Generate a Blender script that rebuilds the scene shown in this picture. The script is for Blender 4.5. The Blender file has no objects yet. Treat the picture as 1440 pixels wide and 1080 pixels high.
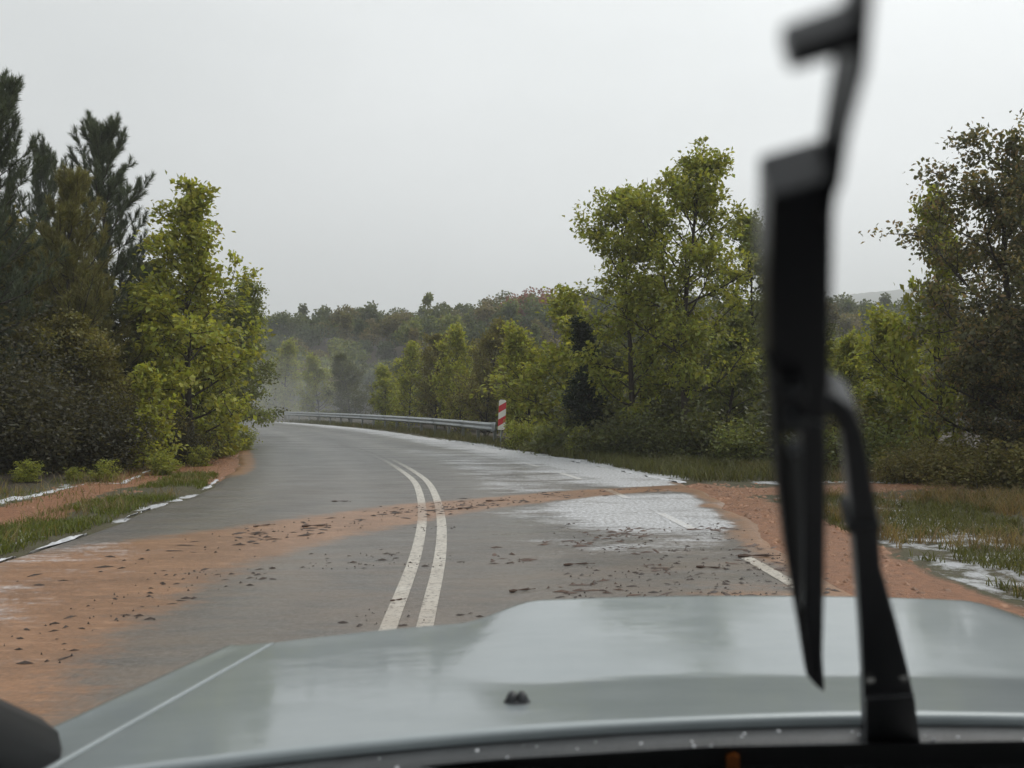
import bpy, math, random
import numpy as np
from mathutils import Vector, Matrix

scene = bpy.context.scene
COL = scene.collection
R = math.radians

# ------------------------------------------------------------------ camera
EYE = 1.5
FPX, CXP, HOR = 1082.0, 720.0, 565.0          # lens in pixels of a 1440 px wide frame, horizon row
PITCH = math.atan((HOR - 540.0) / FPX)
cd = bpy.data.cameras.new("camera")
cam = bpy.data.objects.new("camera", cd)
COL.objects.link(cam)
cam.location = (0, 0, EYE)
cam.rotation_euler = (R(90) + PITCH, 0, 0)
cd.sensor_width = 36.0
cd.lens = 36.0 * FPX / 1440.0
cd.clip_start = 0.02
cd.clip_end = 6000
cd.dof.use_dof = True
cd.dof.focus_distance = 22.0
cd.dof.aperture_fstop = 4.8
scene.camera = cam

# ------------------------------------------------------------------ world, sun, exposure
SUN_EL, SUN_AZ = R(52), R(58)                  # azimuth from +Y towards +X
world = bpy.data.worlds.new("World")
scene.world = world
world.use_nodes = True
wn, wl = world.node_tree.nodes, world.node_tree.links
wn.clear()
w_out = wn.new("ShaderNodeOutputWorld")
w_bg = wn.new("ShaderNodeBackground")
w_bg.inputs["Strength"].default_value = 0.094
w_sky = wn.new("ShaderNodeTexSky")
w_sky.sky_type = 'NISHITA'
w_sky.sun_disc = False
w_sky.sun_elevation = SUN_EL
w_sky.sun_rotation = SUN_AZ
w_sky.air_density = 1.0
w_sky.dust_density = 3.0
w_hsv = wn.new("ShaderNodeHueSaturation")
w_hsv.inputs["Saturation"].default_value = 0.12
wl.new(w_sky.outputs["Color"], w_hsv.inputs["Color"])
w_tc = wn.new("ShaderNodeTexCoord")
w_map = wn.new("ShaderNodeMapping")
w_map.inputs["Scale"].default_value = (1.0, 1.0, 2.2)
wl.new(w_tc.outputs["Generated"], w_map.inputs["Vector"])
w_noise = wn.new("ShaderNodeTexNoise")
w_noise.inputs["Scale"].default_value = 1.7
w_noise.inputs["Detail"].default_value = 7.0
w_noise.inputs["Roughness"].default_value = 0.5
wl.new(w_map.outputs["Vector"], w_noise.inputs["Vector"])
w_ramp = wn.new("ShaderNodeValToRGB")
w_ramp.color_ramp.elements[0].position = 0.3
w_ramp.color_ramp.elements[0].color = (6.0, 6.3, 6.35, 1)
w_ramp.color_ramp.elements[1].position = 0.72
w_ramp.color_ramp.elements[1].color = (7.5, 7.75, 7.8, 1)
wl.new(w_noise.outputs["Fac"], w_ramp.inputs["Fac"])
w_mix = wn.new("ShaderNodeMix")
w_mix.data_type = 'RGBA'
w_mix.inputs[0].default_value = 0.86           # share of the overcast layer over the clear sky
wl.new(w_hsv.outputs["Color"], w_mix.inputs[6])
wl.new(w_ramp.outputs["Color"], w_mix.inputs[7])
w_dot = wn.new("ShaderNodeVectorMath"); w_dot.operation = 'DOT_PRODUCT'      # the cloud is thinner and brighter round the hidden sun
w_dot.inputs[1].default_value = (math.sin(SUN_AZ) * math.cos(SUN_EL), math.cos(SUN_AZ) * math.cos(SUN_EL), math.sin(SUN_EL))
wl.new(w_tc.outputs["Generated"], w_dot.inputs[0])
w_glow = wn.new("ShaderNodeMapRange")
w_glow.interpolation_type = 'SMOOTHSTEP'
w_glow.inputs["From Min"].default_value = 0.1; w_glow.inputs["From Max"].default_value = 1.0
w_glow.inputs["To Min"].default_value = 0.98; w_glow.inputs["To Max"].default_value = 1.45
wl.new(w_dot.outputs["Value"], w_glow.inputs["Value"])
w_mul = wn.new("ShaderNodeVectorMath"); w_mul.operation = 'SCALE'
wl.new(w_mix.outputs[2], w_mul.inputs[0]); wl.new(w_glow.outputs["Result"], w_mul.inputs["Scale"])
wl.new(w_mul.outputs["Vector"], w_bg.inputs["Color"])
wl.new(w_bg.outputs["Background"], w_out.inputs["Surface"])

sun_d = bpy.data.lights.new("sun", 'SUN')
sun_d.energy = 1.5
sun_d.angle = R(40)
sun_d.color = (1.0, 0.97, 0.92)
sun = bpy.data.objects.new("sun", sun_d)
COL.objects.link(sun)
sun_dir = Vector((math.sin(SUN_AZ) * math.cos(SUN_EL), math.cos(SUN_AZ) * math.cos(SUN_EL), math.sin(SUN_EL)))
sun.rotation_euler = sun_dir.to_track_quat('Z', 'Y').to_euler()
sun.location = (30, 20, 60)

vs = scene.view_settings
vs.view_transform = 'Standard'
vs.look = 'None'
vs.exposure = 0.32
vs.gamma = 1.0
scene.render.engine = 'CYCLES'
cy = scene.cycles
cy.use_denoising = True
cy.max_bounces = 8
cy.diffuse_bounces = 3
cy.glossy_bounces = 3
cy.transmission_bounces = 4
cy.transparent_max_bounces = 10
cy.volume_bounces = 1
cy.use_adaptive_sampling = True
cy.adaptive_threshold = 0.02
cy.caustics_reflective = False
cy.caustics_refractive = False

# ------------------------------------------------------------------ helpers
def ray(px, py):
    d = Vector(((px - CXP) / FPX, 1.0, (540.0 - py) / FPX))
    c, s = math.cos(PITCH), math.sin(PITCH)
    return Vector((d.x, d.y * c - d.z * s, d.y * s + d.z * c))

def at(px, py, y):
    d = ray(px, py)
    return Vector((0, 0, EYE)) + d * (y / d.y)

def smooth(a, b, x):
    t = np.clip((np.asarray(x, float) - a) / (b - a), 0, 1)
    return t * t * (3 - 2 * t)

def vnoise(x, y, seed=0):
    x = np.asarray(x, float); y = np.asarray(y, float)
    xi = np.floor(x).astype(np.int64); yi = np.floor(y).astype(np.int64)
    fx = x - xi; fy = y - yi
    fx = fx * fx * (3 - 2 * fx); fy = fy * fy * (3 - 2 * fy)
    def h(a, b):
        n = (a * 374761393 + b * 668265263 + seed * 1442695041) & 0xffffffff
        n = ((n ^ (n >> 13)) * 1274126177) & 0xffffffff
        n = n ^ (n >> 16)
        return (n & 0xffff) / 65535.0
    a, b, c, d = h(xi, yi), h(xi + 1, yi), h(xi, yi + 1), h(xi + 1, yi + 1)
    return (a * (1 - fx) + b * fx) * (1 - fy) + (c * (1 - fx) + d * fx) * fy

def fbm(x, y, seed=0, octs=4):
    v = 0; a = 0.5; t = 0
    for i in range(octs):
        v = v + a * vnoise(x * 2 ** i, y * 2 ** i, seed + i * 17); t += a; a *= 0.5
    return v / t

def mesh_np(name, co, faces, mat=None, smooth_shade=False):
    """co (n,3), faces (m,k) int array."""
    me = bpy.data.meshes.new(name)
    co = np.ascontiguousarray(co, np.float32)
    faces = np.ascontiguousarray(faces, np.int32)
    m, k = faces.shape
    me.vertices.add(len(co))
    me.vertices.foreach_set("co", co.ravel())
    me.loops.add(m * k)
    me.loops.foreach_set("vertex_index", faces.ravel())
    me.polygons.add(m)
    me.polygons.foreach_set("loop_start", np.arange(0, m * k, k, dtype=np.int32))
    if smooth_shade:
        me.polygons.foreach_set("use_smooth", np.ones(m, bool))
    me.update(calc_edges=True)
    if mat: me.materials.append(mat)
    return me

class MB:
    """collects polygons for one mesh"""
    def __init__(self): self.v = []; self.f = []
    def add(self, vs_, fs_):
        o = len(self.v)
        self.v += [tuple(p) for p in vs_]
        self.f += [tuple(i + o for i in f) for f in fs_]
    def box(self, c, size, M=None):
        x, y, z = size[0] / 2, size[1] / 2, size[2] / 2
        vs_ = [Vector((sx * x, sy * y, sz * z)) for sx in (-1, 1) for sy in (-1, 1) for sz in (-1, 1)]
        if M is not None: vs_ = [M @ p for p in vs_]
        vs_ = [p + Vector(c) for p in vs_]
        self.add(vs_, [(0, 1, 3, 2), (4, 6, 7, 5), (0, 4, 5, 1), (2, 3, 7, 6), (0, 2, 6, 4), (1, 5, 7, 3)])
    def prism(self, lo, hi):
        n = len(lo)
        self.add(list(lo) + list(hi), [tuple(range(n))[::-1], tuple(range(n, 2 * n))] + [(i, (i + 1) % n, n + (i + 1) % n, n + i) for i in range(n)])
    def tube(self, pts, rad, n=8, cap=True):
        pts = [Vector(p) for p in pts]
        vs_, fs_ = [], []
        for i, p in enumerate(pts):
            d = (pts[min(i + 1, len(pts) - 1)] - pts[max(i - 1, 0)]).normalized()
            a = d.cross(Vector((0, 0, 1)))
            if a.length < 1e-3: a = d.cross(Vector((1, 0, 0)))
            a.normalize(); b = d.cross(a)
            r = rad[i] if hasattr(rad, '__len__') else rad
            for k in range(n):
                t = 2 * math.pi * k / n
                vs_.append(p + (a * math.cos(t) + b * math.sin(t)) * r)
        for i in range(len(pts) - 1):
            for k in range(n):
                fs_.append((i * n + k, i * n + (k + 1) % n, (i + 1) * n + (k + 1) % n, (i + 1) * n + k))
        if cap:
            fs_.append(tuple(range(n))[::-1]); fs_.append(tuple(range((len(pts) - 1) * n, len(pts) * n)))
        self.add(vs_, fs_)
    def grid(self, P):
        """P: rows of points"""
        nr, nc = len(P), len(P[0])
        self.add([p for r in P for p in r], [(i * nc + j, i * nc + j + 1, (i + 1) * nc + j + 1, (i + 1) * nc + j) for i in range(nr - 1) for j in range(nc - 1)])
    def mesh(self, name, mat, smooth_shade=False):
        me = bpy.data.meshes.new(name)
        me.from_pydata(self.v, [], self.f)
        me.update()
        if mat: me.materials.append(mat)
        if smooth_shade:
            for p in me.polygons: p.use_smooth = True
        return me
    def build(self, name, mat, parent=None, smooth_shade=False):
        return link(name, self.mesh(name, mat, smooth_shade), parent)

def link(name, data, parent=None, loc=None):
    o = bpy.data.objects.new(name, data)
    COL.objects.link(o)
    if parent is not None: o.parent = parent
    if loc is not None: o.location = loc
    return o

def tag(o, label=None, cat=None, group=None, kind=None):
    if label: o["label"] = label
    if cat: o["category"] = cat
    if group: o["group"] = group
    if kind: o["kind"] = kind
    return o

def empty(name, loc=(0, 0, 0), rz=0):
    o = bpy.data.objects.new(name, None)
    COL.objects.link(o)
    o.location = loc
    o.rotation_euler = (0, 0, rz)
    o.empty_display_size = 0.2
    return o

# ------------------------------------------------------------------ materials
def new_mat(name):
    m = bpy.data.materials.new(name)
    m.use_nodes = True
    n, l = m.node_tree.nodes, m.node_tree.links
    return m, n, l, n["Principled BSDF"]

def simple(name, col, rough=0.5, metal=0.0, spec=0.5, var=0.12, scale=8.0, bump=0.0, bscale=60.0, coat=0.0):
    m, n, l, b = new_mat(name)
    tc = n.new("ShaderNodeTexCoord")
    no = n.new("ShaderNodeTexNoise")
    no.inputs["Scale"].default_value = scale; no.inputs["Detail"].default_value = 5
    l.new(tc.outputs["Object"], no.inputs["Vector"])
    rp = n.new("ShaderNodeValToRGB")
    rp.color_ramp.elements[0].position = 0.3; rp.color_ramp.elements[1].position = 0.7
    rp.color_ramp.elements[0].color = tuple(c * (1 - var) for c in col) + (1,)
    rp.color_ramp.elements[1].color = tuple(c * (1 + var) for c in col) + (1,)
    l.new(no.outputs["Fac"], rp.inputs["Fac"]); l.new(rp.outputs["Color"], b.inputs["Base Color"])
    b.inputs["Roughness"].default_value = rough
    b.inputs["Metallic"].default_value = metal
    b.inputs["Specular IOR Level"].default_value = spec
    b.inputs["Coat Weight"].default_value = coat
    if bump:
        n2 = n.new("ShaderNodeTexNoise"); n2.inputs["Scale"].default_value = bscale; n2.inputs["Detail"].default_value = 3
        l.new(tc.outputs["Object"], n2.inputs["Vector"])
        bp = n.new("ShaderNodeBump"); bp.inputs["Strength"].default_value = bump; bp.inputs["Distance"].default_value = 0.01
        l.new(n2.outputs["Fac"], bp.inputs["Height"]); l.new(bp.outputs["Normal"], b.inputs["Normal"])
    return m

def leaf_material(name, trans=0.42, rough=0.5):
    """colour comes from the object's own colour, each leaf a little different"""
    m, n, l, b = new_mat(name)
    oi = n.new("ShaderNodeObjectInfo")
    ge = n.new("ShaderNodeNewGeometry")
    mr = n.new("ShaderNodeMapRange")
    mr.inputs["To Min"].default_value = 0.62; mr.inputs["To Max"].default_value = 1.4
    l.new(ge.outputs["Random Per Island"], mr.inputs["Value"])
    hs = n.new("ShaderNodeHueSaturation")
    mh = n.new("ShaderNodeMapRange")
    mh.inputs["To Min"].default_value = 0.475; mh.inputs["To Max"].default_value = 0.52
    mu = n.new("ShaderNodeMath"); mu.operation = 'FRACT'
    mm = n.new("ShaderNodeMath"); mm.operation = 'MULTIPLY'; mm.inputs[1].default_value = 7.31
    l.new(ge.outputs["Random Per Island"], mm.inputs[0]); l.new(mm.outputs[0], mu.inputs[0]); l.new(mu.outputs[0], mh.inputs["Value"])
    l.new(mh.outputs["Result"], hs.inputs["Hue"]); l.new(mr.outputs["Result"], hs.inputs["Value"])
    l.new(oi.outputs["Color"], hs.inputs["Color"])
    l.new(hs.outputs["Color"], b.inputs["Base Color"])
    b.inputs["Roughness"].default_value = rough
    b.inputs["Specular IOR Level"].default_value = 0.35
    tr = n.new("ShaderNodeBsdfTranslucent")
    g = n.new("ShaderNodeMix"); g.data_type = 'RGBA'; g.blend_type = 'MULTIPLY'; g.inputs[0].default_value = 1
    g.inputs[7].default_value = (1.5, 1.4, 0.7, 1)
    l.new(hs.outputs["Color"], g.inputs[6]); l.new(g.outputs[2], tr.inputs["Color"])
    mx = n.new("ShaderNodeMixShader"); mx.inputs[0].default_value = trans
    l.new(b.outputs[0], mx.inputs[1]); l.new(tr.outputs[0], mx.inputs[2])
    l.new(mx.outputs[0], n["Material Output"].inputs["Surface"])
    return m

M = {}
M["leaf"] = leaf_material("leaf")
M["needle"] = leaf_material("needle", 0.15, 0.55)
M["grass"] = leaf_material("grass_blade", 0.35, 0.5)
M["bark"] = simple("bark", (0.045, 0.036, 0.028), 0.85, var=0.4, scale=14, bump=0.6, bscale=40)
M["steel"] = simple("galvanised_steel", (0.34, 0.36, 0.37), 0.38, metal=0.75, var=0.12, scale=6)
M["dark_steel"] = simple("dark_steel", (0.12, 0.12, 0.125), 0.5, metal=0.6)
M["black_plastic"] = simple("black_plastic", (0.012, 0.013, 0.016), 0.42, var=0.15, scale=30, bump=0.15, bscale=300)
M["black_metal"] = simple("black_painted_metal", (0.010, 0.011, 0.014), 0.35, var=0.1, scale=20)
M["scuttle"] = simple("scuttle_plastic", (0.028, 0.031, 0.033), 0.5, var=0.3, scale=25, bump=0.2, bscale=200)
M["rubber"] = simple("black_rubber", (0.010, 0.010, 0.011), 0.6, var=0.1)
M["twig"] = simple("wet_bark_scrap", (0.035, 0.020, 0.013), 0.5, var=0.5, scale=5)
M["wood"] = simple("wet_stick", (0.07, 0.035, 0.02), 0.5, var=0.5, scale=9)
M["orange"] = simple("orange_reflection_colour", (0.45, 0.13, 0.02), 0.4)  # flat colour standing in for an orange reflection on the facia

def attr(n, name):
    a = n.new("ShaderNodeAttribute"); a.attribute_name = name
    return a.outputs["Fac"]

def noise(n, l, vec, scale, detail=4, rough=0.55):
    t = n.new("ShaderNodeTexNoise")
    t.inputs["Scale"].default_value = scale; t.inputs["Detail"].default_value = detail; t.inputs["Roughness"].default_value = rough
    l.new(vec, t.inputs["Vector"])
    return t.outputs["Fac"]

def mth(n, l, op, a, b=None, clamp=False):
    m = n.new("ShaderNodeMath"); m.operation = op; m.use_clamp = clamp
    for i, v in enumerate((a, b)):
        if v is None: continue
        if isinstance(v, (int, float)): m.inputs[i].default_value = v
        else: l.new(v, m.inputs[i])
    return m.outputs[0]

def mixc(n, l, f, a, b):
    m = n.new("ShaderNodeMix"); m.data_type = 'RGBA'
    for s, v in ((m.inputs[0], f), (m.inputs[6], a), (m.inputs[7], b)):
        if isinstance(v, (int, float)): s.default_value = v
        elif isinstance(v, tuple): s.default_value = v + (1,)
        else: l.new(v, s)
    return m.outputs[2]

def mixf(n, l, f, a, b):
    m = n.new("ShaderNodeMix"); m.data_type = 'FLOAT'
    for s, v in ((m.inputs[0], f), (m.inputs[2], a), (m.inputs[3], b)):
        if isinstance(v, (int, float)): s.default_value = v
        else: l.new(v, s)
    return m.outputs[0]

def ramp2(n, l, f, p0, p1, c0=(0, 0, 0), c1=(1, 1, 1)):
    r = n.new("ShaderNodeValToRGB")
    r.color_ramp.elements[0].position = p0; r.color_ramp.elements[1].position = p1
    r.color_ramp.elements[0].color = c0 + (1,); r.color_ramp.elements[1].color = c1 + (1,)
    l.new(f, r.inputs["Fac"])
    return r.outputs["Color"]

def edge_mask(n, l, a, nz, amp, lo=0.42, hi=0.62):
    """attribute mask broken up by noise, then sharpened"""
    s = mth(n, l, 'ADD', a, mth(n, l, 'MULTIPLY', mth(n, l, 'SUBTRACT', nz, 0.5), amp))
    return ramp2(n, l, s, lo, hi)

def road_material(name, paint=False):
    m, n, l, b = new_mat(name)
    tc = n.new("ShaderNodeTexCoord"); ob = tc.outputs["Object"]
    mp = n.new("ShaderNodeMapping"); mp.inputs["Scale"].default_value = (0.5, 1.7, 1)   # hail and silt washed across the road
    mp.inputs["Rotation"].default_value = (0, 0, R(-12))
    l.new(ob, mp.inputs["Vector"]); st = mp.outputs["Vector"]
    fine = noise(n, l, ob, 260, 2); mid = noise(n, l, ob, 34, 4); big = noise(n, l, ob, 0.6, 4); agg = noise(n, l, ob, 110, 3)
    asp = ramp2(n, l, fine, 0.32, 0.72, (0.062, 0.062, 0.060), (0.190, 0.184, 0.172))
    asp = mixc(n, l, ramp2(n, l, noise(n, l, ob, 55, 4, .7), .44, .62), asp, (0.055, 0.055, 0.053))
    asp = mixc(n, l, mth(n, l, 'MULTIPLY', ramp2(n, l, big, .35, .65), 0.5), asp, (0.070, 0.069, 0.066))
    gr = noise(n, l, ob, 24, 6, .85)
    asp = mixc(n, l, mth(n, l, 'MULTIPLY', attr(n, "track"), 0.42), asp, (0.17, 0.163, 0.150))
    asp = mixc(n, l, mth(n, l, 'MULTIPLY', ramp2(n, l, gr, .50, .62), .45), asp, (0.24, 0.232, 0.215))
    asp = mixc(n, l, mth(n, l, 'MULTIPLY', ramp2(n, l, gr, .40, .49, (1, 1, 1), (0, 0, 0)), .42), asp, (0.022, 0.022, 0.021))
    if paint:
        wear = ramp2(n, l, mth(n, l, 'SUBTRACT', noise(n, l, ob, 22, 6, 0.7), mth(n, l, 'MULTIPLY', attr(n, "age"), .3)), 0.35, 0.50)
        wear = mth(n, l, 'MULTIPLY', wear, mth(n, l, 'SUBTRACT', 1.0, mth(n, l, 'MULTIPLY', attr(n, "age"), .8)))
        asp = mixc(n, l, wear, asp, (0.54, 0.51, 0.45))
    film = mth(n, l, 'MULTIPLY', mth(n, l, 'MULTIPLY', attr(n, "film"), 0.62), ramp2(n, l, noise(n, l, st, 1.6, 8, 0.72), 0.3, 0.72), True)
    spk = ramp2(n, l, noise(n, l, ob, 13, 6, .85), .36, .64)
    col = mixc(n, l, film, asp, (0.22, 0.155, 0.105))
    mud_n = mth(n, l, 'ADD', mth(n, l, 'MULTIPLY', noise(n, l, st, 2.4, 9, 0.72), .7), mth(n, l, 'MULTIPLY', noise(n, l, ob, 11, 7, .75), .3))
    mud = edge_mask(n, l, attr(n, "mud"), mud_n, 1.35, 0.34, 0.62)
    mudc = ramp2(n, l, mth(n, l, 'ADD', mth(n, l, 'MULTIPLY', mid, .4), mth(n, l, 'MULTIPLY', noise(n, l, st, 1.1, 6, .6), .6)), 0.34, 0.66, (0.16, 0.084, 0.042), (0.40, 0.210, 0.108))
    mudc = mixc(n, l, mth(n, l, 'MULTIPLY', spk, 0.55), mudc, (0.13, 0.068, 0.036))
    mudc = mixc(n, l, mth(n, l, 'MULTIPLY', ramp2(n, l, noise(n, l, st, 7, 6, .75), .52, .66), 0.6), mudc, (0.46, 0.265, 0.155))
    col = mixc(n, l, mth(n, l, 'MULTIPLY', mud, 0.60 if paint else 0.90), col, mudc)
    hn = mth(n, l, 'ADD', mth(n, l, 'ADD', mth(n, l, 'MULTIPLY', noise(n, l, st, 1.0, 4, 0.6), .4), mth(n, l, 'MULTIPLY', noise(n, l, st, 4.5, 7, 0.75), .35)), mth(n, l, 'MULTIPLY', noise(n, l, ob, 15, 6, .8), .25))
    hail = edge_mask(n, l, attr(n, "hail"), hn, 4.2, 0.36, 0.84)
    grain = ramp2(n, l, noise(n, l, ob, 20, 6, .85), 0.42, 0.58)
    hail = mth(n, l, 'MULTIPLY', hail, mixf(n, l, 0.75, 0.95, grain), True)
    col = mixc(n, l, hail, col, (0.66, 0.67, 0.69))
    l.new(col, b.inputs["Base Color"])
    wet = ramp2(n, l, noise(n, l, st, 0.9, 5, 0.6), 0.3, 0.7)
    ro = mixf(n, l, wet, 0.30, 0.52)
    ro = mth(n, l, 'ADD', ro, mth(n, l, 'MULTIPLY', mth(n, l, 'SUBTRACT', noise(n, l, st, 3, 7, .75), .5), 0.5), True)
    ro = mixf(n, l, mud, ro, 0.42); ro = mixf(n, l, hail, ro, 0.7)
    l.new(ro, b.inputs["Roughness"])
    b.inputs["Specular IOR Level"].default_value = 0.5
    h = mth(n, l, 'ADD', mth(n, l, 'MULTIPLY', fine, 0.30), mth(n, l, 'MULTIPLY', hail, mth(n, l, 'MULTIPLY', agg, 1.6)))
    h = mth(n, l, 'ADD', h, mth(n, l, 'MULTIPLY', mth(n, l, 'MULTIPLY', mud, mid), 0.9))
    bp = n.new("ShaderNodeBump"); bp.inputs["Strength"].default_value = 0.55; bp.inputs["Distance"].default_value = 0.012
    l.new(h, bp.inputs["Height"]); l.new(bp.outputs["Normal"], b.inputs["Normal"])
    return m

M["road"] = road_material("wet_asphalt")
M["paint"] = road_material("worn_road_paint", True)

def ground_material():
    m, n, l, b = new_mat("verge_ground")
    tc = n.new("ShaderNodeTexCoord"); ob = tc.outputs["Object"]
    a1 = noise(n, l, ob, 2.2, 6, 0.65); a2 = noise(n, l, ob, 30, 4); a3 = noise(n, l, ob, 120, 2)
    turf = mixc(n, l, ramp2(n, l, a1, 0.35, 0.65), (0.060, 0.072, 0.020), (0.095, 0.078, 0.036))
    turf = mixc(n, l, ramp2(n, l, noise(n, l, ob, 9, 7, .8), .38, .62), turf, (0.052, 0.040, 0.022))
    turf = mixc(n, l, mth(n, l, 'MULTIPLY', a2, 0.4), turf, (0.12, 0.105, 0.06))
    soil = ramp2(n, l, noise(n, l, ob, 10, 8, .8), 0.34, 0.66, (0.16, 0.068, 0.030), (0.36, 0.160, 0.074))
    sm = edge_mask(n, l, attr(n, "soil"), a1, 0.8)
    col = mixc(n, l, sm, turf, soil)
    litter = edge_mask(n, l, attr(n, "litter"), a2, 0.5, 0.3, 0.8)
    col = mixc(n, l, litter, col, (0.045, 0.033, 0.020))
    hn = noise(n, l, ob, 3.0, 8, 0.7)
    hail = edge_mask(n, l, attr(n, "hail"), hn, 1.1, 0.46, 0.60)
    col = mixc(n, l, hail, col, (0.68, 0.69, 0.71))
    l.new(col, b.inputs["Base Color"])
    l.new(mixf(n, l, sm, 0.8, 0.48), b.inputs["Roughness"])
    h = mth(n, l, 'ADD', a2, mth(n, l, 'MULTIPLY', a3, 0.4))
    h = mth(n, l, 'ADD', h, mth(n, l, 'MULTIPLY', hail, a3))
    bp = n.new("ShaderNodeBump"); bp.inputs["Strength"].default_value = 0.8; bp.inputs["Distance"].default_value = 0.04
    l.new(h, bp.inputs["Height"]); l.new(bp.outputs["Normal"], b.inputs["Normal"])
    return m
M["ground"] = ground_material()

# ------------------------------------------------------------------ road line
CP = np.array([(0.25, -16), (-0.38, -4), (-0.71, 5.3), (-0.82, 7.5), (-0.99, 9.5), (-1.30, 12), (-1.72, 14.5), (-2.35, 17), (-3.35, 20.3), (-4.9, 24.5),
               (-8.3, 33.5), (-14.0, 45), (-22, 57), (-32, 68), (-47, 78), (-73, 86)], float)
def catmull(P, step=0.1):
    out = []
    for i in range(len(P) - 1):
        p0, p1, p2, p3 = P[max(i - 1, 0)], P[i], P[i + 1], P[min(i + 2, len(P) - 1)]
        n = max(2, int(np.linalg.norm(p2 - p1) / step))
        t = np.linspace(0, 1, n, endpoint=False)[:, None]
        # centripetal-ish tangents scaled by neighbouring spans
        d1 = np.linalg.norm(p1 - p0) or 1; d2 = np.linalg.norm(p2 - p1); d3 = np.linalg.norm(p3 - p2) or 1
        m1 = ((p2 - p1) / d2 * d1 + (p1 - p0) / d1 * d2) / (d1 + d2) * d2 if i > 0 else p2 - p1
        m2 = ((p3 - p2) / d3 * d2 + (p2 - p1) / d2 * d3) / (d3 + d2) * d2 if i < len(P) - 2 else p2 - p1
        out.append((2 * t ** 3 - 3 * t ** 2 + 1) * p1 + (t ** 3 - 2 * t ** 2 + t) * m1 + (-2 * t ** 3 + 3 * t ** 2) * p2 + (t ** 3 - t ** 2) * m2)
    out.append(P[-1:])
    C = np.concatenate(out)
    for _ in range(12):                                    # fair the curve
        C[1:-1] = 0.25 * C[:-2] + 0.5 * C[1:-1] + 0.25 * C[2:]
    L = np.concatenate([[0], np.cumsum(np.linalg.norm(np.diff(C, axis=0), axis=1))])
    s = np.arange(0, L[-1], 0.12)
    return np.stack([np.interp(s, L, C[:, 0]), np.interp(s, L, C[:, 1])], 1), s
CL, CS = catmull(CP)
S0 = CS[np.argmin(np.abs(CL[:, 1]))]                       # arc length where the camera stands
CS = CS - S0
TN = np.gradient(CL, axis=0); TN /= np.linalg.norm(TN, axis=1)[:, None]
NR = np.stack([TN[:, 1], -TN[:, 0]], 1)                    # to the right of travel

def road_st(x, y):
    """arc length and signed offset (right positive) of points"""
    x = np.asarray(x, float).ravel(); y = np.asarray(y, float).ravel()
    s = np.empty_like(x); t = np.empty_like(x)
    sub = slice(None, None, 4)
    c, nn, ss = CL[sub], NR[sub], CS[sub]
    for i in range(0, len(x), 4000):
        dx = x[i:i + 4000, None] - c[None, :, 0]; dy = y[i:i + 4000, None] - c[None, :, 1]
        d2 = dx * dx + dy * dy
        k = np.argmin(d2, 1); ar = np.arange(len(k))
        sg = dx[ar, k] * nn[k, 0] + dy[ar, k] * nn[k, 1]
        dd = np.sqrt(d2[ar, k])
        t[i:i + 4000] = np.where(dd < 3, sg, np.sign(sg) * dd); s[i:i + 4000] = ss[k]
    return s, t

def road_pt(s, t):
    s = np.asarray(s, float)
    px = np.interp(s, CS, CL[:, 0]); py = np.interp(s, CS, CL[:, 1])
    nx = np.interp(s, CS, NR[:, 0]); ny = np.interp(s, CS, NR[:, 1])
    return px + nx * t, py + ny * t

def right_edge(s):
    e = np.interp(s, [-20, 4, 7, 9, 11.5, 13.5, 17, 22, 30, 200], [3.5, 3.5, 3.5, 3.9, 4.5, 4.75, 4.5, 4.25, 4.1, 4.1])
    return e + 0.30 * (fbm(np.asarray(s) * 1.6, 0 * np.asarray(s), 5, 4) - 0.5)
def left_edge(s):
    e = np.interp(s, [-20, 6, 10, 14, 20, 30, 200], [4.2, 4.15, 3.95, 3.75, 3.65, 3.6, 3.6])
    return e + 0.14 * (vnoise(np.asarray(s) * 1.1, 0 * np.asarray(s), 9) - 0.5)

def seg_field(x, y, pts):
    """for a polyline of (x, y, half width): 1 on the line falling to 0 at twice the half width"""
    best = np.zeros_like(np.asarray(x, float))
    for (ax, ay, aw), (bx, by, bw) in zip(pts[:-1], pts[1:]):
        dx, dy = bx - ax, by - ay
        t = np.clip(((x - ax) * dx + (y - ay) * dy) / (dx * dx + dy * dy), 0, 1)
        d = np.hypot(x - ax - dx * t, y - ay - dy * t); w = aw + (bw - aw) * t
        best = np.maximum(best, np.clip(1 - d / (2 * w), 0, 1))
    return best

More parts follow.
